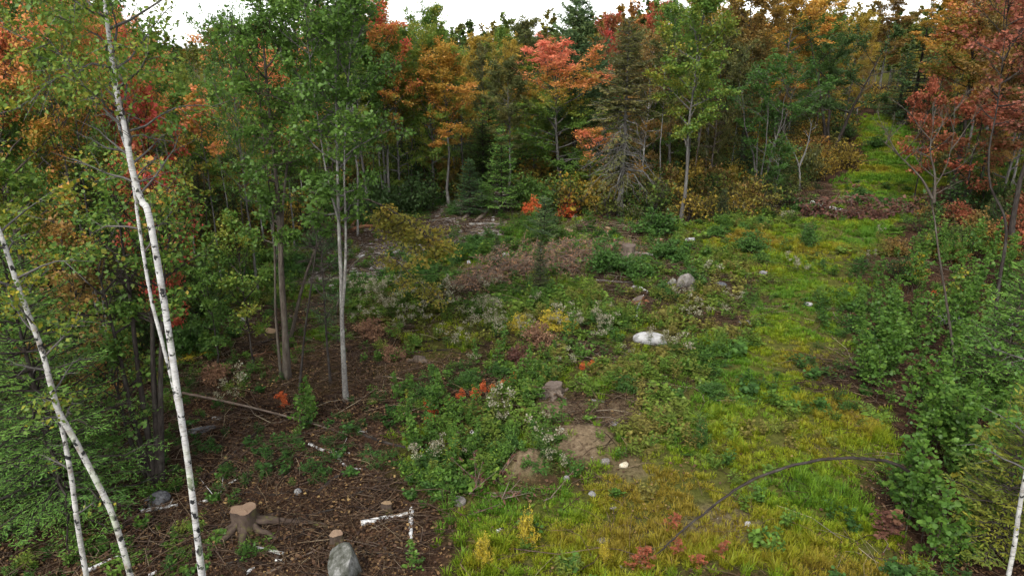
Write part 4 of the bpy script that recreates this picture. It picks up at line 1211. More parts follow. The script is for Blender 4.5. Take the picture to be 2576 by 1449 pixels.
# ---------------------------------------------------------------- far edge of the clearing, left to right
E = [
 (FT[0], 985, ('v', 540), 5, 95, 'redtop', 'grey', 'maple_tree', 'slim maple with a bright red crown top left of the yellow-green one'),
 (FT[1], 1085, ('y', 41), 22, 85, 'yellowgreen', 'grey', 'poplar_tree', 'yellow-green tree rising to the skyline beside the red-topped maple'),
 (FT[2], 1130, ('v', 520), 118, 100, 'orange', 'grey', 'maple_tree', 'golden-orange maple left of the young firs'),
 (FT[3], 940, ('v', 560), 20, 100, 'green', 'grey', 'maple_tree', 'green tree with slender grey trunk right of the pale-stemmed maple'),
 (SPR[0], 1163, ('y', 47), 85, 55, 'fir_dark', 'dark', 'spruce_tree', 'dark pointed spruce behind the golden-orange maple'),
 (FT[4], 1215, ('y', 52), 98, 70, 'gold', 'grey', 'birch_tree', 'pale gold tree on the low skyline left of centre'),
 (FT[0], 1262, ('y', 50), 78, 60, 'yellowgreen', 'grey', 'birch_tree', 'thin yellow-green tree on the low skyline'),
 (FT[1], 1310, ('y', 46), 55, 75, 'olive', 'grey', 'birch_tree', 'grey-green feathery tree left of the skyline pine'),
 (FT[2], 1352, ('y', 56), 95, 60, 'olive', 'grey', 'birch_tree', 'small olive tree just left of the skyline pine'),
 (PIN, 1440, ('y', 41), -12, 125, 'pine', 'dark', 'pine_tree', 'tall white pine standing above the coral maple on the skyline'),
 (WT[0], 1412, ('y', 37), 126, 165, 'coral', 'grey', 'maple_tree', 'coral-topped maple with green lower boughs at the centre'),
 (FT[3], 1510, ('y', 46), 45, 60, 'red', 'grey', 'maple_tree', 'crimson maple left of the dead-limbed spruce top'),
 (FT[4], 1635, ('y', 47), 15, 70, 'red', 'grey', 'maple_tree', 'crimson maple right of the dead-limbed spruce top'),
 (FT[0], 1712, ('v', 556), -50, 125, 'yellowgreen', 'grey', 'ash_tree', 'tall bare-trunked tree with a thin yellow-green crown right of the spruce'),
 (VT, 1905, ('v', 500), 140, 140, 'bush', 'grey', 'cherry_tree', 'round-headed green tree on many bare grey stems'),
 (AP, 2085, ('v', 392), 70, 165, 'darkgreen', 'dark', 'apple_tree', 'gnarled dark apple tree beside the upper track'),
 (FT[1], 1860, ('y', 43), -40, 120, 'amber', 'dark', 'cherry_tree', 'dark green and amber tree behind the round-headed one'),
 (FT[2], 1950, ('y', 52), -30, 110, 'orange', 'grey', 'maple_tree', 'tall orange maple behind the gnarled apple tree'),
 (FT[3], 1780, ('y', 48), -40, 120, 'gold', 'grey', 'maple_tree', 'tall golden tree behind the bare-trunked one'),
 (FT[4], 2045, ('y', 62), -20, 95, 'gold', 'grey', 'maple_tree', 'golden tree at the skyline left of the upper track'),
 (FT[2], 2130, ('y', 82), 65, 60, 'gold', 'pale', 'birch_tree', 'bright yellow birch at the end of the upper track'),
 (FT[0], 2210, ('y', 85), -5, 75, 'amber', 'grey', 'oak_tree', 'brownish orange tree where the track enters the wood'),
 (SPR[1], 2288, ('y', 62), 12, 75, 'fir_dark', 'dark', 'spruce_tree', 'dark spruce right of the end of the upper track'),
 (SPR[0], 2255, ('y', 66), 120, 60, 'spruce', 'dark', 'spruce_tree', 'shorter spruce left of the dark spruce by the track'),
 (FT[1], 2400, ('y', 38), -20, 150, 'redmix', 'dark', 'maple_tree', 'broad pink-red maple right of the upper track'),
 (FT[2], 2540, ('y', 27), -160, 170, 'maroon', 'dark', 'maple_tree', 'dark red maple filling the upper right corner'),
 (FT[3], 2350, ('y', 58), -15, 90, 'orange', 'grey', 'maple_tree', 'orange-yellow maple behind the pink-red one'),
 (FT[4], 2470, ('y', 50), -60, 120, 'redtop', 'grey', 'maple_tree', 'red-topped maple behind the broad pink-red one'),
 (YM[0], 2300, ('y', 36), 225, 70, 'rust', 'dark', 'maple_tree', 'young maple with rust-pink sprays reaching over the track'),
 (YM[1], 2420, ('y', 33), 250, 120, 'rust', 'dark', 'maple_tree', 'young orange-red maple below the broad red maple'),
 (YM[2], 2560, ('y', 19), 290, 60, 'yellowweed', 'dark', 'maple_tree', 'sprig of golden leaves at the right edge'),
 (FIR[0], 1262, ('v', 545), 318, 62, 'fir', 'dark', 'fir_tree', 'light green young fir at the middle of the far edge'),
 (FIR[1], 1183, ('v', 548), 395, 50, 'fir_dark', 'dark', 'fir_tree', 'dark young fir with a bare lower stem left of the light green fir'),
 (FIR[2], 1232, ('y', 39), 230, 70, 'fir', 'dark', 'fir_tree', 'taller fir behind the light green young fir'),
 (FIR[0], 1308, ('y', 40), 300, 55, 'fir', 'dark', 'fir_tree', 'small fir just right of the light green young fir'),
 (FIR[1], 1220, ('v', 520), 455, 40, 'fir', 'dark', 'fir_tree', 'small low fir at the foot of the light green young fir'),
 (FIR[2], 1060, ('y', 38), 330, 60, 'fir_dark', 'dark', 'fir_tree', 'shaded fir under the golden-orange maple'),
 (PIY, 1368, ('v', 612), 492, 55, 'pine', 'dark', 'pine_tree', 'small soft-needled pine with rusty inner needles in the clearing'),
 (YM[0], 1092, ('y', 36), 395, 55, 'amber', 'grey', 'maple_tree', 'small brown-orange maple at the left end of the gravel'),
 (FIR[2], 1358, ('v', 735), 600, 30, 'spruce', 'dark', 'fir_tree', 'bare-stemmed dying fir standing in the brush heap'),
 (FIR[0], 1250, ('v', 695), 580, 22, 'spruce', 'dark', 'fir_tree', 'tiny dead fir with a tuft on top left of the dying one'),
 (YM[1], 1947, ('v', 512), 358, 40, 'bush', 'pale', 'poplar_tree', 'small pale-stemmed tree with green leaves right of the round-headed tree'),
 (FIR[2], 1815, ('v', 555), 470, 24, 'spruce', 'dark', 'fir_tree', 'thin brownish little fir in front of the yellow undergrowth'),
 (WT[1], 1340, ('y', 42), 250, 90, 'yellowgreen', 'grey', 'maple_tree', 'yellow-green low maple behind the coral maple'),
 (YM[2], 1480, ('y', 35), 330, 70, 'maple_hi', 'grey', 'maple_tree', 'small orange-tinged maple left of the dead-limbed spruce'),
]
for a in E: tree(*a)

# the big spruce with grey dead limbs
k = K3(conifer(77, 9, 2.4, 46, 6, .2, .4, .17, 18, 10, .16, droop=.4, gap=.2, power=.7), 9, 2.4)
tree(k, 1560, ('v', 542), 40, 112, 'spruce_old', 'grey', 'spruce_tree', 'tall spruce with bare grey dead limbs at the clearing edge', br='grey')

# bare and dead trees
def bare_tree(seed, name, label, stems, bark, **kw):
    P0 = G(*stems[0][0]); paths = []
    for s in stems:
        W = np.array([PX(u, v, P0[1] + .03 * i) for i, (u, v) in enumerate(s)]) - P0
        if W[0][2] < .6: W[0][2] = -.08
        paths.append(smoothpath(W, 3))
    T, B, Lf = deciduous(seed, H=6, stems=len(stems), stempaths=paths, nleaf=kw.pop('nleaf', 0), **kw)
    e = empty(name, P0); props(e, label, 'tree')
    part('trunk', T.mesh('trunk', [BK[bark]]), e); part('branches', B.mesh('branches', [BK[bark]]), e)
    if Lf.v: part('crown', Lf.mesh('crown', [LM['maroon']]), e)
    return e
bare_tree(711, 'sapling_tree', 'bare forked brown sapling standing in the thicket right of the track',
          [[(2408, 960), (2395, 860), (2378, 740), (2362, 640), (2352, 560), (2345, 490), (2380, 420), (2398, 340), (2402, 240)], [(2345, 500), (2318, 450), (2270, 400), (2215, 350)], [(2350, 510), (2352, 440), (2340, 380), (2350, 300)]],
          'brown', base=.55, R=1.1, limbs=18, r0=.05, bare=.0, el0=20, el1=60, subs=3, twig=.3)
bare_tree(712, 'sapling_tree', 'crooked brown sapling with rusty top leaves near the right edge',
          [[(2492, 950), (2500, 850), (2512, 720), (2530, 610), (2525, 540), (2492, 470), (2488, 380), (2510, 260), (2525, 120), (2540, -20)]],
          'dark', base=.72, R=1.2, limbs=18, r0=.05, nleaf=1500, ls=.065, tpl='maple', el0=20, el1=60, subs=4)
bare_tree(713, 'dead_tree', 'grey forked dead snag left of the gnarled apple tree', [[(2012, 478), (2010, 420), (1990, 370), (1965, 320)], [(2010, 420), (2030, 370), (2042, 310)]], 'dead', base=.5, R=.8, limbs=8, r0=.1, subs=2)
bare_tree(714, 'dead_tree', 'leaning grey dead stem crossing behind the bare-trunked tree', [[(1712, 420), (1680, 370), (1640, 320), (1605, 285)]], 'dead', base=.5, R=.6, limbs=6, r0=.06, subs=2)

# ---------------------------------------------------------------- the wood behind: many look-alike trees
SKY_U = [0, 200, 300, 460, 490, 535, 560, 900, 1010, 1090, 1170, 1250, 1310, 1370, 1400, 1485, 1510, 1560, 1640, 1720, 2080, 2150, 2240, 2330, 2450, 2576]
SKY_V = [-30, -60, -60, 110, 170, 170, 90, 0, 60, 50, 110, 100, 80, 125, 185, 185, 95, 80, 40, 0, 10, 40, 70, 20, -40, -60]
LAND = [(60, 'left of the tall birch'), (330, 'behind the tall birch'), (480, 'below the left sky gap'), (620, 'behind the dark-trunked maple'), (800, 'between the two tall green maples'), (930, 'right of the pale-stemmed maple'),
        (1060, 'beside the red-topped maple'), (1170, 'behind the golden-orange maple'), (1280, 'left of the skyline pine'), (1400, 'behind the coral maple'), (1500, 'left of the dead-limbed spruce'), (1610, 'right of the dead-limbed spruce'),
        (1710, 'behind the bare-trunked tree'), (1800, 'left of the round-headed tree'), (1900, 'behind the round-headed tree'), (2000, 'left of the gnarled apple tree'), (2090, 'behind the gnarled apple tree'), (2200, 'at the end of the upper track'),
        (2370, 'just right of the upper track'), (2460, 'behind the broad pink-red maple'), (2580, 'behind the dark red maple')]
LOOK = {'green': 'green broad-leaved tree', 'maple_hi': 'green orange-topped tree', 'gold': 'golden tree', 'olive': 'dull olive tree', 'orange': 'orange tree', 'amber': 'amber-brown tree',
        'rust': 'rust-red tree', 'yellowgreen': 'yellow-green tree', 'fir_dark': 'shaded dark conifer'}
def wood_label(pal, u, y):
    lm = min(LAND, key=lambda q: abs(q[0] - u))[1]
    row = 'in the wood' if y < 40 else ('deeper in the wood' if y < 56 else 'far back in the wood')
    return '%s %s %s' % (LOOK[pal], row, lm)
def palette(u, r):
    if u < 480: o = [('green', .4), ('maple_hi', .25), ('yellowgreen', .2), ('fir_dark', .15)]
    elif u < 950: o = [('green', .4), ('maple_hi', .15), ('yellowgreen', .25), ('fir_dark', .2)]
    elif u < 1180: o = [('green', .3), ('gold', .15), ('amber', .1), ('fir_dark', .25), ('yellowgreen', .2)]
    elif u < 1480: o = [('olive', .2), ('gold', .2), ('yellowgreen', .25), ('fir_dark', .35)]
    elif u < 1750: o = [('olive', .25), ('amber', .15), ('green', .2), ('fir_dark', .2), ('yellowgreen', .2)]
    elif u < 2150: o = [('amber', .14), ('orange', .1), ('gold', .18), ('green', .25), ('olive', .2), ('fir_dark', .13)]
    elif u < 2330: o = [('amber', .35), ('gold', .3), ('fir_dark', .35)]
    else: o = [('rust', .25), ('amber', .2), ('olive', .3), ('orange', .25)]
    t = 0
    for k, w in o:
        t += w
        if r < t: return k
    return o[-1][0]
rw = random.Random(5)
rows = [(37, 900, 1330, 55), (40, 1620, 1900, 75), (19, -40, 330, 75), (23, -60, 420, 70), (29, -80, 560, 75), (35, -80, 930, 70), (42, 850, 1160, 62), (43, 1290, 1870, 66), (50, -60, 1990, 62), (58, -60, 2110, 60), (68, -40, 2140, 58), (90, 2080, 2330, 45),
        (36, 2440, 2640, 70), (44, 2400, 2640, 70), (54, 2350, 2640, 60), (66, 2330, 2640, 55)]
nfill = 0
for (yy, u0, u1, st) in rows:
    u = u0
    while u < u1:
        uu = u + rw.uniform(-.4, .4) * st; y2 = yy + rw.uniform(-2.5, 2.5)
        u += st * rw.uniform(.75, 1.25)
        vt = np.interp(uu, SKY_U, SKY_V) + rw.uniform(5, 95)
        if yy < 32: vt += 60
        pal = palette(uu, rw.random())
        lab = wood_label(pal, uu, y2); grp = LOOK[pal] + 's of the wood behind the clearing'
        P = At(uu, y2); H = max(3, ztop(P, vt) - P[2])
        if pal == 'fir_dark':
            kind, R, H = SPR[nfill % 2], H * .15, H * rw.uniform(.55, .95)
            mats = (BK['dark'], BK['dark'], LM[rw.choice(['fir_dark', 'spruce'])]); nm = 'spruce_tree'
        else:
            kind, R = (FT[nfill % 5], H * rw.uniform(.17, .24)) if nfill % 2 else (WT[nfill // 2 % 3], H * rw.uniform(.2, .26))
            bk = BK[rw.choice(['grey', 'grey', 'brown', 'pale', 'dark'])]; mats = (bk, bk, LM[pal]); nm = 'forest_tree'
        plant(kind, nm, lab, 'tree', P, H, R, mats, grp, rw.random() * 6.28)
        nfill += 1
print('fill trees', nfill)
# wood beyond: reads as one mass
def joined(seed):
    T, B, Lf = deciduous(seed, 10, .2, 2.4, 14, 1500, .32, 'diamond', .1, subs=3)
    mb = MB()
    for q, mi in ((T, 1), (Lf, 0)):
        for v, a, t in zip(q.v, q.a, q.t): pass
    V = np.concatenate(Lf.v); F = np.concatenate(Lf.f3); mb.add(V, F, np.concatenate(Lf.a), None, 0)
    V = np.concatenate(T.v); F = np.concatenate(T.f4); mb.add(V, F, None, None, 1)
    return mb.mesh('far_tree', [VEGD, BK['grey']])
rs = np.random.default_rng(3)
n_ = 2200
yy = rs.uniform(76, 520, n_); xx = (rs.random(n_) * 2 - 1) * (.78 * yy + 8)
uu, _ = proj(np.stack([xx, yy, terr(xx, yy)], -1))
ok = ~((uu > 2090) & (uu < 2320) & (yy < 96)) & ~((uu < 545) & (uu > 440) & (yy < 190))
xx, yy, uu = xx[ok], yy[ok], uu[ok]; n_ = len(xx)
tn = mixcol([(.04, .075, .02), (.07, .1, .025), (.13, .12, .025), (.2, .14, .03), (.26, .12, .04)], np.clip(rs.normal(size=n_) * .28 + .42, 0, 1))
hh = rs.uniform(.75, 1.15, n_)
scatter('forest', 'autumn forest reading as one mass beyond the front trees', 'forest', [joined(800 + k) for k in range(4)], put(xx, yy), np.stack([np.zeros(n_), np.zeros(n_), rs.random(n_) * 6.28], -1), hh, rs.integers(0, 4, n_), tn)

# slender stems standing in the thinned wood at left
TH = [K3(deciduous(95 + k, 8, .48, .95, 16, 2300, .085, 'maple', .042, el0=15, el1=55, subs=4), 8, .95) for k in range(4)]
for i_, (u, y, vt, pal) in enumerate([(445, 21, 160, 'green'), (500, 24, 190, 'yellowgreen'), (530, 27, 200, 'green'), (560, 22, 200, 'maple_hi'), (585, 29, 210, 'green'), (615, 26, 180, 'gold'), (640, 31, 190, 'green'), (665, 28, 150, 'amber'), (690, 33, 170, 'olive'),
                           (740, 27, 150, 'green'), (765, 32, 170, 'olive'), (790, 29, 150, 'green'), (815, 34, 140, 'gold'), (900, 29, 90, 'yellowgreen'), (915, 33, 80, 'green'), (945, 36, 70, 'amber'), (965, 35, 60, 'olive'), (1005, 37, 110, 'olive'), (1030, 36, 130, 'amber'),
                           (1050, 38, 110, 'gold'), (1075, 36, 190, 'green'), (1105, 38, 140, 'orange'), (1145, 41, 150, 'amber'), (1285, 43, 150, 'olive'), (1320, 41, 190, 'gold'), (1660, 36, 80, 'olive'), (1740, 37, 60, 'yellowgreen'), (1770, 40, 90, 'amber'), (1830, 39, 120, 'olive'), (1965, 46, 140, 'amber')]):
    P = At(u, y)
    plant(TH[i_ % 4], 'slender_tree', 'slender straight-stemmed %s %s' % (LOOK[pal], min(LAND, key=lambda q: abs(q[0] - u))[1]), 'tree', P, ztop(P, vt) - P[2], .95 * (ztop(P, vt) - P[2]) / 8, (BK[('grey', 'pale', 'brown')[i_ % 3]], BK['grey'], LM[pal]), 'slender stems at the edge of the wood')

# ---------------------------------------------------------------- undergrowth shrubs along the wood's edge
UG = [(1430, 520, 'yellowgreen'), (1475, 500, 'gold'), (1500, 530, 'gold'), (1540, 500, 'gold'), (1600, 505, 'orange'), (1640, 510, 'gold'), (1680, 500, 'amber'), (1740, 505, 'gold'), (1770, 520, 'amber'),
      (1800, 495, 'amber'), (1850, 490, 'gold'), (1880, 520, 'amber'), (1455, 470, 'olive'), (1520, 470, 'olive'), (1600, 470, 'amber'), (1670, 465, 'olive'), (1760, 470, 'amber'), (1830, 460, 'gold'),
      (1960, 480, 'olive'), (2040, 455, 'olive'), (1380, 540, 'green'), (1330, 530, 'green'), (900, 545, 'darkgreen'), (955, 555, 'darkgreen'), (1040, 540, 'darkgreen')]
for (u, v, p) in UG:
    plant(BU[rw.randrange(3)], 'shrub', {'gold': 'golden low shrub under the trees at the far edge', 'amber': 'brownish amber low shrub under the trees at the far edge', 'olive': 'olive low shrub under the trees at the far edge',
          'orange': 'bright orange low shrub beside the dead-limbed spruce', 'green': 'green low shrub beside the coral maple foot', 'yellowgreen': 'yellow-green low shrub left of the golden shrubs', 'darkgreen': 'dark green low shrub by the left end of the gravel'}[p],
          'shrub', G(u, v), rw.uniform(1.1, 1.9), rw.uniform(.9, 1.4), (BK['dark'], LM[p]), p + ' shrubs along the far edge')
for (u, v, lab) in [(1340, 545, 'small red shrub left of the little soft pine'), (1425, 545, 'small red shrub right of the little soft pine'), (1602, 535, 'small scarlet shrub at the spruce foot')]:
    plant(BU[0], 'shrub', lab, 'shrub', G(u, v), .95, .6, (BK['dark'], LM['seedling']), None)
# right side wood edge
RG = [(2400, 430, 'olive', 1.6), (2450, 470, 'yellowgreen', 1.8), (2500, 440, 'olive', 2.2), (2560, 480, 'yellowgreen', 2.0), (2440, 400, 'yellowgreen', 2.0), (2540, 400, 'olive', 2.0), (2400, 560, 'rust', 1.0), (2460, 600, 'amber', 1.1),
      (2540, 620, 'rust', 1.3), (2330, 560, 'amber', .8), (2560, 560, 'rust', 1.3), (2440, 530, 'amber', 1.0), (2510, 560, 'olive', 1.2), (2250, 640, 'amber', .7), (2290, 700, 'amber', .7), (2330, 640, 'olive', .8), (2390, 660, 'amber', .8), (2200, 560, 'deadred', .6)]
RL = {'olive': 'olive leafy shrub on the slope right of the track', 'yellowgreen': 'yellow-green leafy shrub on the slope right of the track', 'rust': 'rust-red shrub on the slope right of the track', 'amber': 'brown-leaved low shrub on the slope right of the track', 'deadred': 'withered maroon shrub at the edge of the upper track'}
for (u, v, p, h) in RG:
    plant(BU[rw.randrange(3)], 'shrub', RL[p], 'shrub', G(u, v), h, h * .85, (BK['dark'], LM[p]), p + ' shrubs right of the track')

# round dark green bushes in the clearing
for (u, v, w, h, lab) in [(1645, 592, 62, 58, 'rounded dark green bush below the bare-trunked tree'), (1525, 690, 62, 70, 'large dark green bush right of the brush heap'), (1590, 700, 52, 55, 'dark green bush joined to the right of the large one'),
                          (1688, 655, 50, 48, 'round dark green bush right of the weathered stump'), (1890, 640, 48, 55, 'blue-green bush on the grass left of the track'), (1912, 662, 26, 26, 'small bush touching the blue-green one'),
                          (2030, 622, 30, 55, 'upright narrow bush on the grassy track'), (2160, 510, 32, 36, 'round dark bush in the middle of the upper track'), (2240, 525, 50, 26, 'low spreading bush beside the fallen birch'),
                          (2208, 372, 32, 28, 'small dark bush far up the track'), (1804, 592, 30, 24, 'small dark bush on the grass below the wood'), (1915, 568, 26, 22, 'pale green low bush at the grass edge'),
                          (1668, 752, 27, 42, 'leafy bush in front of the grey boulder'), (475, 890, 75, 75, 'dark rounded bush behind the yellow fern'), (1180, 980, 32, 50, 'dark glossy bush on the bare soil at mid picture'),
                          (1065, 1010, 36, 45, 'bright green bush on the soil left of the glossy one'), (1790, 1000, 38, 40, 'pale green round weed clump on the grass'), (1575, 980, 34, 38, 'green bush behind the sand mounds'),
                          (1760, 1120, 24, 70, 'dark upright weed standing alone on the grass'), (1560, 640, 40, 25, 'low green bush left of the weathered stump'), (1740, 720, 40, 45, 'leafy bush behind the grey boulder'), (1140, 545, 20, 35, 'small dark green fir-like bush on the gravel')]:
    P = G(u, v); d = depth(P) / F0
    plant(BU[rw.randrange(3)], 'bush', lab, 'bush', P, h * d * 1.12, w * d * 1.05, (BK['dark'], LM['bush']), None)

#==PART4==
# ---------------------------------------------------------------- young leafy shoots (poplar suckers)
def thicket(poly, n, hmin, hmax, label, group, pal='aspen', seed=1, marks=None):
    r = random.Random(seed)
    us, vs = [p[0] for p in poly], [p[1] for p in poly]
    done = 0; tries = 0
    while done < n and tries < n * 60:
        tries += 1
        u, v = r.uniform(min(us), max(us)), r.uniform(min(vs), max(vs))
        ins = False
        for a, b in zip(poly, poly[1:] + poly[:1]):
            if (a[1] > v) != (b[1] > v) and u < (b[0] - a[0]) * (v - a[1]) / (b[1] - a[1]) + a[0]: ins = not ins
        if not ins: continue
        # keep the number per square metre even: far spots stand for more ground
        if r.random() > (max(9, G(u, v)[1]) / 34) ** .8 - .05: continue
        h = r.uniform(hmin, hmax); p = pal
        if r.random() < .07: p = 'aspen_y'
        if marks: label = ('tall ' if h > (hmin + hmax) / 2 else 'short ') + 'leafy green poplar shoot ' + min(marks, key=lambda q: (q[0] - u) ** 2 + (q[1] - v) ** 2)[2]
        plant(SA[r.randrange(5)], 'poplar_shoot', label if p == pal else label.replace('green', 'yellowing'), 'sapling', G(u, v), h, h * .24, (BK['brown'], LM[p]), group if p == pal else group + ', turning yellow', r.random() * 6.28)
        done += 1
thicket([(2150, 1000), (2150, 780), (2300, 620), (2576, 640), (2700, 900), (2700, 1448), (2330, 1440), (2180, 1250), (2300, 1130), (2230, 1020)], 215, .8, 1.8, 'leafy green poplar shoot in the thicket right of the grassy track', 'poplar shoots in the right-hand thicket', seed=3, marks=[
    (2180, 880, 'by the twig patch at the thicket edge'), (2250, 780, 'at the upper left of the right-hand thicket'), (2320, 700, 'below the maroon brush heap'), (2380, 780, 'at the boulder in the right-hand thicket'), (2400, 920, 'round the foot of the bare forked sapling'),
    (2500, 930, 'round the foot of the crooked sapling'), (2550, 780, 'at the broad boulder on the right edge'), (2450, 690, 'on the slope above the thicket boulder'), (2300, 980, 'in mid thicket right of the twig patch'), (2270, 1120, 'above the top of the arched stem'),
    (2380, 1080, 'in the dense middle of the right-hand thicket'), (2520, 1080, 'left of the yellow-green larch'), (2340, 1240, 'at the root of the arched stem'), (2250, 1260, 'under the crown of the arched stem'), (2450, 1220, 'between the arched stem and the larch'),
    (2400, 1350, 'in front of the arched stem root'), (2520, 1350, 'beside the slender birch at the lower right'), (2350, 1420, 'at the bottom edge of the right-hand thicket'), (2600, 1200, 'on the right edge under the larch')])
thicket([(1010, 1448), (1075, 1370), (1080, 1180), (950, 1060), (1000, 980), (1200, 1010), (1260, 1080), (1230, 1180), (1130, 1300), (1120, 1448)], 40, .45, .95, 'leafy green poplar shoot among the weeds between the bare soil and the grass', 'poplar shoots at the lower middle', seed=4, marks=[(1000, 1400, 'right of the big boulder'), (1090, 1400, 'at the bottom edge left of the pale spike'), (1060, 1300, 'right of the white birch logs'), (1140, 1230, 'behind the squarish brown rock'), (1000, 1020, 'left of the bright green bush'),
    (1080, 1100, 'beside the dark crooked branch'), (1200, 1120, 'left of the nearer sand mound'), (1180, 1040, 'below the orange seedlings'), (960, 1080, 'behind the small sawn stump')])
thicket([(1180, 900), (1450, 850), (1460, 950), (1330, 1050), (1200, 960)], 20, .5, .95, 'leafy green poplar shoot left of the weathered forked stump', 'poplar shoots in mid clearing', seed=5)
thicket([(730, 1000), (780, 1000), (790, 1110), (735, 1110)], 6, .6, 1.0, 'leafy green poplar shoot under the thin black-stemmed sapling', 'poplar shoots under the black sapling', seed=6)
thicket([(2100, 760), (2230, 690), (2260, 800), (2170, 920)], 16, .5, 1.0, 'leafy green poplar shoot where the thicket meets the grass', 'poplar shoots at the thicket edge', seed=8)
# larch-like sprays at the right edge
tree(FIR[1], 2490, ('y', 8.7), 960, 140, 'larch', 'brown', 'larch_tree', 'yellow-green feathery larch at the lower right edge')
tree(FIR[2], 2500, ('y', 13.5), 640, 120, 'fir', 'brown', 'fir_tree', 'green fir cut by the right edge above the thicket')

# yellow weeds, seedlings, ferns
for (u, v, h, w, lab) in [(1385, 830, .6, .5, 'golden yellow weed clump in the middle of the clearing'), (1430, 835, .45, .4, 'yellow-green weed clump right of the golden one'), (1310, 835, .5, .4, 'smaller gold weed clump left of the golden one'),
                          (1325, 1370, .6, .2, 'tall pale yellow flower spike at the lower middle'), (1520, 1415, .42, .12, 'small pale yellow spike by the arched stem foot'), (1215, 1410, .45, .2, 'pale yellow spike at the bottom edge')]:
    plant(BU[1], 'yellow_weed', lab, 'weed', G(u, v), h, w, (BK['stick'], LM['yellowweed']))
SD = [(1075, 1030), (1090, 1045), (1160, 1003), (1195, 1000), (1215, 985), (1265, 975), (1293, 962), (1366, 942), (1080, 1060), (1490, 922), (1510, 925), (1465, 928), (1130, 1020), (708, 1005), (716, 1020), (2348, 742), (2425, 735), (2440, 700), (1345, 520), (1240, 985)]
for (u, v) in SD:
    plant(BU[rw.randrange(3)], 'maple_seedling', 'tiny orange-red maple seedling low among the weeds', 'seedling', G(u, v), rw.uniform(.16, .3), rw.uniform(.1, .17), (BK['stick'], LM['seedling']), 'orange maple seedlings')
for (u, v) in [(1700, 1400), (1755, 1425), (1620, 1420), (1810, 1400), (1600, 1435), (1690, 1330)]:
    plant(SA[rw.randrange(5)], 'maple_seedling', 'rusty brown seedling at the foot of the arched stem', 'seedling', G(u, v), rw.uniform(.3, .5), rw.uniform(.13, .2), (BK['stick'], LM['rust']), 'rusty seedlings by the arched stem')
fe = fern(900, 8, .62)
fe.materials.clear()
for (u, v, lab) in [(455, 905, 'yellow fern beside the tall birch trunk'), (505, 890, 'yellow fern right of the other yellow fern')]:
    P = G(u, v); e = empty('fern', P); props(e, lab, 'fern'); part('fronds', fe, e, LM['yellowweed'])
for (u, v, h, w, lab, pal) in [(935, 850, .6, .5, 'rust-brown dead shrub left of the yellow weeds', 'deadfern'), (1355, 880, .8, .45, 'dead brown seedling standing in the middle of the clearing', 'deadfern'), (1305, 930, .7, .4, 'dark red-brown dead shrub behind the forked stump', 'deadred'),
                               (545, 960, .5, .42, 'bare brown twiggy shrub on the soil right of the birch', 'deadfern'), (985, 905, .4, .36, 'grey-brown twiggy shrub by the pale-stemmed maple', 'deadfern')]:
    plant(BU[2], 'dead_shrub', lab, 'shrub', G(u, v), h, w, (BK['stick'], LM[pal]))

plant(SA[1], 'dead_shrub', 'withered brown shrub under the lower right thicket', 'shrub', G(2215, 1352), .6, .3, (BK['stick'], LM['deadred']))
plant(SA[3], 'dead_shrub', 'second withered shrub beside the one under the lower right thicket', 'shrub', G(2245, 1345), .5, .25, (BK['stick'], LM['deadfern']))
# brush heap of dead fir boughs
def heap(name, label, px, n, h, pal, seed, cat='brush heap', L=.9, tpl='shoot', ls=.085):
    rng = np.random.default_rng(seed); B, Lf = MB(), MB()
    W = np.array([G(*p) for p in px]); c = W.mean(0)
    A, Bq, C = [], [], []
    for i in range(n):
        t = rng.random() * (len(W) - 1); k = min(int(t), len(W) - 2); p = W[k] + (W[k + 1] - W[k]) * (t - k)
        p = p + np.array([rng.normal() * .35, rng.normal() * .35, 0]); p[2] = terr(p[0], p[1]) + abs(rng.normal()) * h
        a = math.atan2(W[-1][1] - W[0][1], W[-1][0] - W[0][0]) + rng.normal() * .7
        d = np.array([math.cos(a), math.sin(a), rng.normal() * .18]); q = p + d * L * rng.uniform(.4, 1.2)
        A.append(p - c); Bq.append(q - c); C.append(rng.random())
        for _ in range(3):
            s = p + (q - p) * rng.random(); e2 = s + (d + rng.normal(size=3) * .6) * .35
            A.append(s - c); Bq.append(e2 - c); C.append(rng.random())
    sticks(B, A, Bq, .011, .004)
    foliage_on(Lf, A, Bq, C, n * 26, rng, 1, ls, tpl, .05, .2)
    e = empty(name, c); props(e, label, cat)
    part('boughs', B.mesh('boughs', [BK['stick']]), e); part('needles', Lf.mesh('needles', [LM[pal]]), e)
heap('brush_heap', 'long heap of dead brown fir boughs in the middle of the clearing', [(1130, 745), (1220, 715), (1330, 690), (1450, 672)], 230, .42, 'deadfern', 1)
heap('brush_heap', 'smaller heap of grey-brown boughs running towards the weathered stump', [(1400, 680), (1480, 662), (1570, 645)], 90, .3, 'deadfern', 2)
heap('brush_heap', 'maroon heap of withered leafy branches across the upper track', [(2020, 545), (2120, 550), (2220, 545), (2330, 530)], 110, .4, 'deadred', 3, L=.7, tpl='diamond', ls=.13)
heap('brush_heap', 'dark brush pile behind the left stump of the far clearing', [(1410, 590), (1460, 585)], 26, .16, 'deadred', 4)
heap('brush_heap', 'small dark tangle of dead twigs on the grass at the lower middle', [(1215, 1250), (1245, 1240)], 14, .12, 'deadred', 5, L=.35)

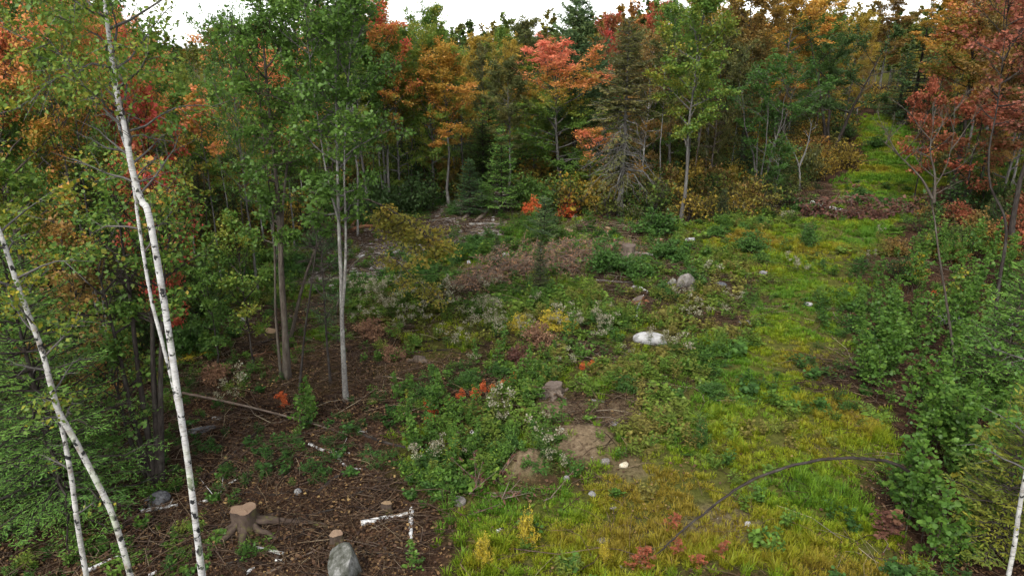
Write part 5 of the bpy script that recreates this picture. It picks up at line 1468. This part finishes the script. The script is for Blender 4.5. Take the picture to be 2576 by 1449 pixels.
# ---------------------------------------------------------------- rocks
RM = {
 'boulder': rockmat('rock_boulder', (.03, .031, .022), (.085, .085, .074), (.22, .215, .205), 1.8),
 'white': rockmat('rock_white', (.17, .165, .155), (.29, .285, .275), (.36, .355, .345), 1.6),
 'grey': rockmat('rock_grey', (.09, .087, .083), (.17, .166, .16), (.27, .265, .255), 3),
 'dark': rockmat('rock_dark', (.035, .035, .037), (.075, .075, .078), (.14, .14, .14), 3),
 'tan': rockmat('rock_tan', (.24, .2, .14), (.4, .35, .25), (.5, .45, .35), 3),
 'brown': rockmat('rock_brown', (.075, .066, .057), (.135, .12, .105), (.2, .185, .17), 3),
}
def rock(u, v, wpx, hpx, ar, rz, mat, seed, label, tilt=(0, 0), sub=3, name='rock', amp=.16, cuts=5):
    P = G(u, v); s = depth(P) / F0
    o = solo(name, rockmb(seed, sub, amp, cuts), RM[mat], label, 'rock')
    o.location = (P[0], P[1], P[2] + hpx * s * .18)
    o.scale = (wpx * s * .55, wpx * s * .55 * ar, hpx * s * .55); o.rotation_euler = (tilt[0], tilt[1], rz)
    return o
rock(876, 1452, 96, 150, .75, .5, 'boulder', 41, 'large grey lichen-patched boulder at the bottom left of centre', (.1, -.25), sub=4, cuts=16, amp=.1)
rock(1636, 860, 82, 34, .45, -.2, 'white', 44, 'long white stone lying in the clearing', sub=4, amp=.12, cuts=2)
rock(615, 810, 26, 18, .8, .3, 'white', 3, 'white stone left of the dark-trunked maple')
rock(905, 650, 28, 14, .6, 0, 'white', 4, 'flat white stone on the gravel behind the pale-stemmed maple')
rock(1724, 725, 50, 52, .7, .5, 'brown', 5, 'tall grey boulder slab beside the debris patch', (0, .35), 4)
rock(1690, 716, 24, 22, .8, .2, 'grey', 6, 'pale rounded rock left of the tall grey slab')
rock(1812, 722, 32, 18, .8, 0, 'dark', 7, 'dark flat rock right of the tall grey slab')
rock(2032, 768, 24, 11, .7, .3, 'white', 8, 'small white stone on the grassy track')
rock(2390, 812, 62, 36, .8, .2, 'grey', 9, 'pale grey boulder in the right-hand thicket')
rock(2552, 830, 90, 42, .7, -.1, 'grey', 10, 'broad pale boulder cut by the right edge')
rock(2368, 912, 26, 18, .8, 0, 'dark', 11, 'small dark rock deep in the right-hand thicket')
rock(512, 1085, 74, 20, .55, .35, 'dark', 12, 'dark flat slab rock right of the tall birch')
rock(545, 1055, 22, 15, .8, 0, 'grey', 13, 'small pale stone behind the dark slab rock')
rock(1157, 1268, 28, 36, .7, .2, 'brown', 14, 'squarish brown rock at the weed edge right of the birch logs')
rock(1273, 648, 22, 18, .8, .4, 'white', 15, 'rounded white stone behind the brush heap')
rock(1357, 638, 28, 16, .7, .2, 'grey', 16, 'pale rock left of the small rotten stump')
rock(1180, 662, 12, 10, .8, 0, 'white', 17, 'tiny white stone near the left brush heap')
rock(988, 655, 20, 12, .8, 0, 'grey', 18, 'small grey stone at the right end of the gravel')
rock(1522, 1165, 24, 22, .8, .1, 'brown', 19, 'pinkish rounded stone below the sand mounds')
rock(1568, 1172, 24, 15, .8, .3, 'tan', 20, 'smooth cream stone on the sandy patch')
rock(1425, 1205, 16, 14, .8, 0, 'grey', 21, 'small greenish stone at the foot of the sand')
rock(1490, 1245, 20, 14, .8, 0, 'grey', 22, 'half-buried grey stone in the lower grass')
rock(1545, 1282, 24, 12, .6, .2, 'brown', 23, 'flat brown stone in the lower grass')
rock(1517, 1362, 30, 14, .6, .2, 'brown', 24, 'flat brown stone near the bottom of the grass')
rock(1738, 606, 30, 11, .6, 0, 'white', 25, 'flat pale stone on the grass right of the rounded bush')
rock(1875, 700, 22, 12, .7, 0, 'grey', 26, 'pale stone at the left edge of the track')
rock(1920, 690, 24, 13, .7, 0, 'grey', 27, 'pale stone right of the dug soil by the track')
rock(1870, 815, 34, 14, .6, 0, 'grey', 28, 'pale grey stone among seed heads left of the track')
rock(2200, 948, 30, 12, .6, .2, 'white', 29, 'cluster stone white among the dark twigs by the thicket')
rock(750, 1240, 18, 18, .9, 0, 'grey', 30, 'small mossy stone on the soil behind the sawn stump')
rock(795, 648, 20, 10, .7, 0, 'white', 31, 'white stone seen between the two maples')
rock(1085, 520, 18, 10, .7, 0, 'white', 32, 'small white stone at the foot of the far gravel')
rock(1595, 727, 22, 12, .7, 0, 'grey', 33, 'pale stone at the near edge of the large dark bush')
rock(2385, 800, 30, 14, .7, .2, 'grey', 34, 'small pale rock beside the boulder in the thicket')
rock(395, 1262, 60, 40, .8, .2, 'dark', 35, 'mossy dark rock at the foot of the many-stemmed clump')

# ---------------------------------------------------------------- stumps
CUT = {'fresh': cutmat('stump_cut_fresh', (.27, .19, .13), (.12, .075, .052)), 'pale': cutmat('stump_cut_pale', (.29, .205, .125), (.15, .1, .06)), 'grey': cutmat('stump_cut_grey', (.15, .12, .1), (.07, .052, .042))}
def stump(u, v, dpx, hpx, bark, cut, label, seed, roots=(), slant=.06):
    """roots: (bearing, length px, thickness)"""
    rng = np.random.default_rng(seed); P = G(u, v); s = depth(P) / F0
    r = dpx * s / 2; h = hpx * s
    e = empty('tree_stump', P); props(e, label, 'stump')
    mb = MB(); ns = 22; th = np.arange(ns) / ns * 2 * math.pi
    lob = 1 + .1 * np.cos(3 * th + rng.random() * 6) + .06 * np.cos(5 * th + rng.random() * 6)
    zs_ = np.array([-.12, .0, .12, .3, .6, 1.0]) ; fl = np.array([1.5, 1.32, 1.16, 1.06, 1.0, 1.0])
    sx, sy = rng.normal() * slant, rng.normal() * slant
    V = []
    for z, f in zip(zs_, fl):
        rr = r * f * (lob if f < 1.2 else 1 + (lob - 1) * 1.6) * (1 + .03 * rng.normal(size=ns))
        zz = z * h + (sx * np.cos(th) + sy * np.sin(th)) * r * max(0, z) * 2
        V.append(np.stack([np.cos(th) * rr, np.sin(th) * rr, zz], -1))
    V = np.array(V); n = len(zs_)
    i = np.arange(n - 1)[:, None] * ns; j = np.arange(ns)[None]; j2 = (j + 1) % ns
    mb.add(V.reshape(-1, 3), np.stack([i + j, i + j2, i + ns + j2, i + ns + j], -1).reshape(-1, 4))
    part('bark', mb.mesh('stump_bark', [BK[bark]]), e)
    c = MB(); top = V[-1].copy(); top[:, 2] += .004
    inner = top * np.array([.55, .55, 1]); inner[:, 2] = top[:, 2] * .6 + top[:, 2].mean() * .4 + rng.normal(size=ns) * .004
    vv = np.vstack([top * np.array([1.0, 1.0, 1]), inner, [[0, 0, top[:, 2].mean() + .006]]]); jj = np.arange(ns)
    c.add(vv, np.concatenate([np.stack([jj, (jj + 1) % ns, ns + (jj + 1) % ns], -1), np.stack([jj, ns + (jj + 1) % ns, ns + jj], -1), np.stack([ns + jj, ns + (jj + 1) % ns, np.full(ns, 2 * ns)], -1)]))
    part('cut_face', c.mesh('stump_cut', [CUT[cut]], False), e)
    for (b, Lp, tk) in roots:
        L = Lp * s; a = RAD(b); pts = []
        nn = 7; wig = np.cumsum(rng.normal(size=nn) * .14)
        for q in range(nn):
            t = q / (nn - 1); d = r * .7 + L * t
            x, y = math.cos(a + wig[q] * t) * d, math.sin(a + wig[q] * t) * d
            g = float(terr(P[0] + x, P[1] + y)) - P[2]
            pts.append([x, y, g + h * .34 * (1 - t) ** 4 + r * tk * .35 * (1 - t) - .03 * t + .03 * math.sin(q * 2.1 + b)])
        m2 = MB(); tube(m2, smoothpath(pts, 3), r * tk * (1 - .8 * np.linspace(0, 1, (nn - 1) * 3 + 1)), 8, wob=.08, rng=rng)
        part('root', m2.mesh('root', [BK[bark]]), e)
    return e
stump(620, 1330, 62, 60, 'root', 'fresh', 'large sawn stump with a flat reddish top and long roots beside the tall birch', 1,
      [(12, 240, .4), (40, 110, .34), (-78, 150, .42), (205, 60, .4), (-130, 190, .36), (-28, 150, .3)])
stump(974, 1285, 26, 24, 'root', 'pale', 'small freshly sawn stump behind the white birch logs', 2)
stump(848, 1368, 32, 32, 'root', 'fresh', 'small sawn stump with mossy side behind the big boulder', 3, [(-30, 40, .4)])
stump(1392, 990, 42, 24, 'old', 'grey', 'weathered forked stump with splayed roots above the sand mounds', 4, [(200, 70, .5), (235, 45, .5), (260, 40, .5), (20, 50, .35), (170, 110, .4), (-50, 45, .4), (-100, 50, .45)], .05)
stump(1580, 650, 34, 34, 'old', 'grey', 'tall weathered stump behind the large dark green bush', 5, [(190, 40, .5), (-95, 40, .5), (10, 40, .5), (150, 30, .4)], .05)
stump(680, 846, 32, 16, 'root', 'pale', 'pale-topped stump just left of the dark-trunked maple', 6, [(200, 40, .4)])
stump(1057, 908, 26, 14, 'old', 'grey', 'low splintered stump on the reddish soil at mid picture', 7, [(190, 40, .5), (-40, 30, .5)], .25)
stump(1390, 638, 22, 18, 'redwood', 'fresh', 'small rotten reddish stump behind the brush heap', 8, [(200, 14, .5)], .3)
stump(1430, 592, 24, 14, 'old', 'pale', 'pale stump under the dark brush pile', 9)
stump(1530, 585, 18, 12, 'redwood', 'pale', 'small stump right of the fallen pole', 10)
stump(1655, 612, 22, 10, 'redwood', 'fresh', 'orange-topped low stump below the rounded bush', 11)
stump(455, 785, 34, 26, 'old', 'grey', 'dark splintered stump behind the tall birch', 12, [(200, 40, .5), (-30, 40, .5)], .25)
stump(1605, 762, 26, 12, 'redwood', 'grey', 'low reddish stump in front of the debris patch', 13, [(20, 30, .5)], .25)
stump(738, 806, 22, 12, 'root', 'grey', 'dark low stump right of the white stone', 14)
stump(2178, 668, 9, 16, 'dark', 'grey', 'thin black stub standing on the grass right of the track', 15)

# ---------------------------------------------------------------- logs and branches on the ground
def log(pts, dpx, mat, label, name='log', cat='log', cut=None, lift=.5, arch=None, taper=.75, twig=0, seed=0):
    W = np.array([G(u, v) for u, v in pts]); s = np.mean([depth(w) for w in W]) / F0; r = dpx * s / 2
    if arch is None: W[:, 2] += r * lift * 2 * .6
    else: W[:, 2] += np.asarray(arch) * s
    c = W.mean(0); sp = smoothpath(W - c, 4); rng = np.random.default_rng(seed + int(pts[0][0]))
    e = empty(name, c); props(e, label, cat)
    mb = MB(); rad = r * np.linspace(1, taper, len(sp)); tube(mb, sp, rad, 10, wob=.03, rng=rng, cap=(cut is None), seed=pts[0][0] * .013)
    part('bark', mb.mesh('log_bark', [mat]), e)
    if cut:
        for k, d in ((0, 1), (-1, -1)):
            t = unit(sp[k] - sp[k + d]); m2 = MB(); tube(m2, [sp[k] - t * .002, sp[k] + t * .005], rad[k] * .99, 10)
            part('cut_end', m2.mesh('log_end', [CUT[cut]]), e)
    if twig:
        m3 = MB(); A, B = [], []
        for _ in range(twig):
            a = lerp_path(sp, rng.uniform(.2, 1)); d = unit(rng.normal(size=3) + np.array([0, 0, .5])); A.append(a); B.append(a + d * rng.uniform(.15, .5))
        sticks(m3, A, B, r * .3, r * .1); part('twigs', m3.mesh('log_twigs', [mat]), e)
    return e
D, ST, BR = BK['dead'], BK['stick'], BK['root']
log([(908, 1320), (965, 1308), (1026, 1296)], 15, BIRCHLOG, 'thick white birch log lying level beside the upright-pointing one', cut='pale')
log([(1036, 1282), (1034, 1320), (1034, 1362)], 13, BIRCHLOG, 'white birch log pointing at the viewer beside the level one', cut='pale')
log([(778, 1118), (812, 1134), (850, 1140), (880, 1142)], 8, BIRCHLOG, 'crooked white birch branch on the soil behind the stumps', 'branch', 'branch', taper=.5, twig=3)
log([(846, 1146), (862, 1168), (885, 1180), (908, 1182)], 9, BIRCHLOG, 'short curved white birch branch below the crooked one', 'branch', 'branch', taper=.5)
log([(356, 1288), (405, 1280), (448, 1272)], 11, BIRCHLOG, 'white birch stick left of the tall birch trunk', 'branch', 'branch', taper=.6, twig=2)
log([(498, 1268), (540, 1252), (570, 1222), (612, 1200)], 8, BIRCHLOG, 'bent white birch branch right of the tall birch trunk', 'branch', 'branch', taper=.5, twig=2)
log([(614, 1376), (660, 1384), (716, 1396)], 12, BIRCH2, 'dark-blotched birch log piece in front of the sawn stump', cut='pale')
log([(694, 1412), (722, 1414)], 10, BIRCHLOG, 'short white birch offcut in front of the blotched log')
log([(618, 1444), (640, 1430)], 10, BIRCHLOG, 'white birch offcut at the bottom edge')
log([(215, 1440), (260, 1420), (305, 1398)], 12, BIRCHLOG, 'white birch stick lying between the forked birch stems', cut='pale', taper=.7)
log([(376, 1450), (394, 1440)], 10, BIRCHLOG, 'white birch offcut at the bottom left edge')
log([(1186, 1088), (1200, 1100)], 10, BIRCHLOG, 'tiny white birch offcut among the weeds')
log([(900, 1088), (930, 1086)], 6, BIRCHLOG, 'thin white birch stick among the poplar shoots', 'branch', 'branch')
log([(1250, 1338), (1266, 1330)], 9, BIRCHLOG, 'white birch chip in the lower grass')
log([(828, 722), (862, 716), (886, 712)], 8, BIRCHLOG, 'white birch pole end left of the pale-stemmed maple', taper=.7)
log([(790, 735), (830, 728)], 8, BK['dead'], 'pale pole behind the maples')
log([(2040, 523), (2080, 533), (2130, 540), (2170, 545)], 10, BIRCHLOG, 'fallen white birch trunk across the upper track', arch=[14, 12, 8, 6], taper=.6)
log([(463, 1010), (560, 1030), (680, 1052), (790, 1075), (885, 1100)], 7, ST, 'long thin brown stem bowed low across the soil', 'branch', 'branch', arch=[26, 26, 18, 10, 3], taper=.5)
log([(520, 1205), (580, 1150), (640, 1095), (672, 1060)], 8, BK['dark'], 'dark straight pole leaning over the soil right of the birch', 'branch', 'branch', taper=.8)
log([(905, 1092), (980, 1118), (1060, 1130), (1150, 1112), (1240, 1098)], 8, BK['dark'], 'dark crooked branch lying through the poplar shoots', 'branch', 'branch', taper=.5, twig=4)
log([(890, 905), (1000, 892), (1080, 884), (1140, 880)], 6, BK['dark'], 'thin dark branch on the reddish soil behind the splintered stump', 'branch', 'branch', taper=.5, twig=3)
log([(1600, 810), (1604, 780), (1618, 755)], 5, BIRCHLOG, 'thin white stick standing out of the weeds above the long white stone', 'branch', 'branch', arch=[0, 8, 14], taper=.4)
log([(800, 1240), (850, 1200), (920, 1182)], 10, BK['dark'], 'black curved root on the soil behind the sawn stump', 'branch', 'branch', taper=.4)
log([(740, 1310), (800, 1292), (850, 1280)], 8, BK['dark'], 'dark root running right from the sawn stump', 'branch', 'branch', taper=.4)
log([(660, 1448), (760, 1400), (860, 1360)], 6, ST, 'brown stick in front of the small mossy stump', 'branch', 'branch', taper=.5)
log([(1488, 1008), (1522, 1012)], 6, D, 'short pale stick right of the forked stump', 'branch', 'branch')
log([(1160, 560), (1195, 530)], 12, BK['old'], 'pale split log standing askew on the far gravel', arch=[0, 10])
log([(1195, 560), (1225, 540)], 11, BK['old'], 'second pale split log right of the askew one', arch=[0, 8])
log([(1180, 568), (1230, 566), (1270, 570)], 8, D, 'grey log lying level at the far end of the grass')
log([(990, 545), (1060, 536)], 7, D, 'long pale log at the edge of the wood on the gravel')
log([(880, 585), (910, 575), (960, 572)], 12, BK['redwood'], 'reddish broken log at the left end of the gravel', twig=5)
log([(885, 570), (910, 545)], 9, BK['redwood'], 'reddish splintered stub rising behind the broken log', arch=[0, 12], twig=3)
log([(940, 565), (985, 560)], 10, BK['redwood'], 'orange-brown slab of rotten wood on the gravel')
log([(1080, 560), (1130, 552)], 7, D, 'grey weathered log on the gravel left of the askew split log')
log([(1010, 590), (1060, 575), (1090, 580)], 6, D, 'bent grey branch on the middle of the gravel', 'branch', 'branch', twig=4)
log([(930, 620), (985, 610)], 6, BK['old'], 'brown pole on the gravel behind the flat white stone')
log([(1110, 600), (1165, 590), (1200, 596)], 6, BK['old'], 'brown branch at the near edge of the gravel', 'branch', 'branch', twig=4)
log([(1200, 500), (1235, 490)], 6, D, 'pale log far up the gravel gap between the firs')
log([(870, 640), (900, 625), (950, 632)], 5, D, 'thin pale stick left on the gravel', 'branch', 'branch', twig=3)
log([(1440, 588), (1500, 598)], 7, BK['old'], 'fallen peeled pole behind the far stumps', taper=.7)
log([(1600, 640), (1640, 643), (1680, 646)], 9, BIRCH2, 'pale weathered log right of the tall stump', taper=.8)
log([(1590, 668), (1640, 655)], 6, BK['old'], 'brown stick in front of the weathered log', 'branch', 'branch')
log([(1560, 735), (1620, 728), (1680, 712)], 6, ST, 'brown branch across the debris patch', 'branch', 'branch', twig=4)
log([(1610, 728), (1628, 738)], 10, BIRCHLOG, 'white peeled wood chunk in the debris patch')
log([(1500, 706), (1580, 712), (1650, 706)], 5, D, 'grey branch under the large dark bush', 'branch', 'branch', twig=3)
log([(620, 900), (700, 885), (770, 870)], 6, BK['redwood'], 'reddish stick behind the dark trunk', 'branch', 'branch', twig=2)
log([(640, 870), (700, 850)], 8, BK['dark'], 'dark branch beside the pale-topped stump', 'branch', 'branch')
log([(980, 680), (900, 686), (840, 695)], 6, BK['dark'], 'dark pole at the near edge of the gravel', 'branch', 'branch')
for (pts_, d_, lab_) in [([(520, 1340), (570, 1318), (600, 1312)], 9, 'dark root reaching left from the sawn stump'), ([(700, 1360), (760, 1345), (830, 1352)], 7, 'dark crooked stick between the two sawn stumps'),
                         ([(560, 1262), (620, 1240), (690, 1246), (740, 1232)], 6, 'thin dark branch behind the sawn stump'), ([(470, 1130), (540, 1120), (600, 1128)], 6, 'thin dark branch in front of the slab rock'),
                         ([(880, 1250), (930, 1232), (985, 1238)], 6, 'dark twig behind the small fresh stump'), ([(560, 1420), (640, 1402), (700, 1350)], 6, 'dark curved branch crossing below the sawn stump'),
                         ([(300, 1330), (345, 1318), (390, 1335)], 8, 'dark bent stick between the birches'), ([(900, 1395), (960, 1392), (1000, 1400)], 6, 'thin stick right of the big boulder'),
                         ([(640, 1180), (720, 1150), (790, 1160)], 6, 'dark stick on the litter left of the crooked birch branch'), ([(1000, 850), (1080, 860), (1150, 845)], 5, 'thin dark stick in front of the rusty dead shrub')]:
    log(pts_, d_, BK['dark'], lab_, 'branch', 'branch', taper=.45, twig=4)
log([(2420, 610), (2470, 600)], 8, D, 'pale dead branch on the slope right of the track', 'branch', 'branch', twig=2)
log([(2460, 430), (2520, 470), (2576, 520)], 5, D, 'long grey dead bough in the shrubs at the right', 'branch', 'branch', arch=[30, 30, 26], twig=4)
log([(1545, 950), (1600, 955)], 5, BK['dark'], 'dark twig on the sand behind the mounds', 'branch', 'branch', twig=3)
log([(2100, 960), (2150, 940), (2190, 925)], 7, BK['dark'], 'dark stick in the twig patch by the thicket', 'branch', 'branch', twig=6)

# the arched bare stem at the lower right
pts = [(1605, 1418), (1660, 1387), (1722, 1330), (1800, 1268), (1880, 1213), (1980, 1174), (2080, 1155), (2180, 1154), (2250, 1166), (2310, 1205), (2350, 1252)]
ysA = [8.9, 8.95, 9.0, 9.1, 9.2, 9.35, 9.5, 9.65, 9.75, 9.8, 9.8]
P0 = G(*pts[0]); Wa = np.array([PX(u, v, yy + (P0[1] - 8.9) * (1 - i / 10)) for i, ((u, v), yy) in enumerate(zip(pts, ysA))])
ag = Wa[-1].copy(); ag = np.array([[ag[0] + .12, ag[1] + .03, ag[2] - .3], [ag[0] + .16, ag[1] + .05, float(terr(ag[0] + .16, ag[1] + .05)) - .05]])
Wa = np.vstack([Wa, ag]); Wa[0][2] = float(terr(Wa[0][0], Wa[0][1])) + .01
sp = smoothpath(Wa - Wa[-1], 5)
e = empty('bent_sapling', Wa[-1]); props(e, 'bare brown sapling bent in a wide arch over the grass at lower right', 'sapling')
sp[3:-6] += np.random.default_rng(9).normal(size=(len(sp) - 9, 3)) * .006
mb = MB(); tube(mb, sp, np.interp(np.linspace(0, 1, len(sp)), [0, .25, .6, 1], [.009, .019, .026, .031]), 9, wob=.03, rng=np.random.default_rng(2))
st_ = part('stem', mb.mesh('bent_stem', [BK['dark']]), e)
mb = MB(); rng = np.random.default_rng(4); A, B = [], []
for t in (.03, .05, .07, .09, .11, .13, .16, .18, .21, .24, .31, .4, .52):
    a = lerp_path(sp, t); d = unit(np.array([rng.normal() * .6, rng.normal() * .6, -.5])); A.append(a); B.append(a + d * .35)
sticks(mb, A, B, .006, .002); part('twigs', mb.mesh('bent_twigs', [BK['dark']]), st_)
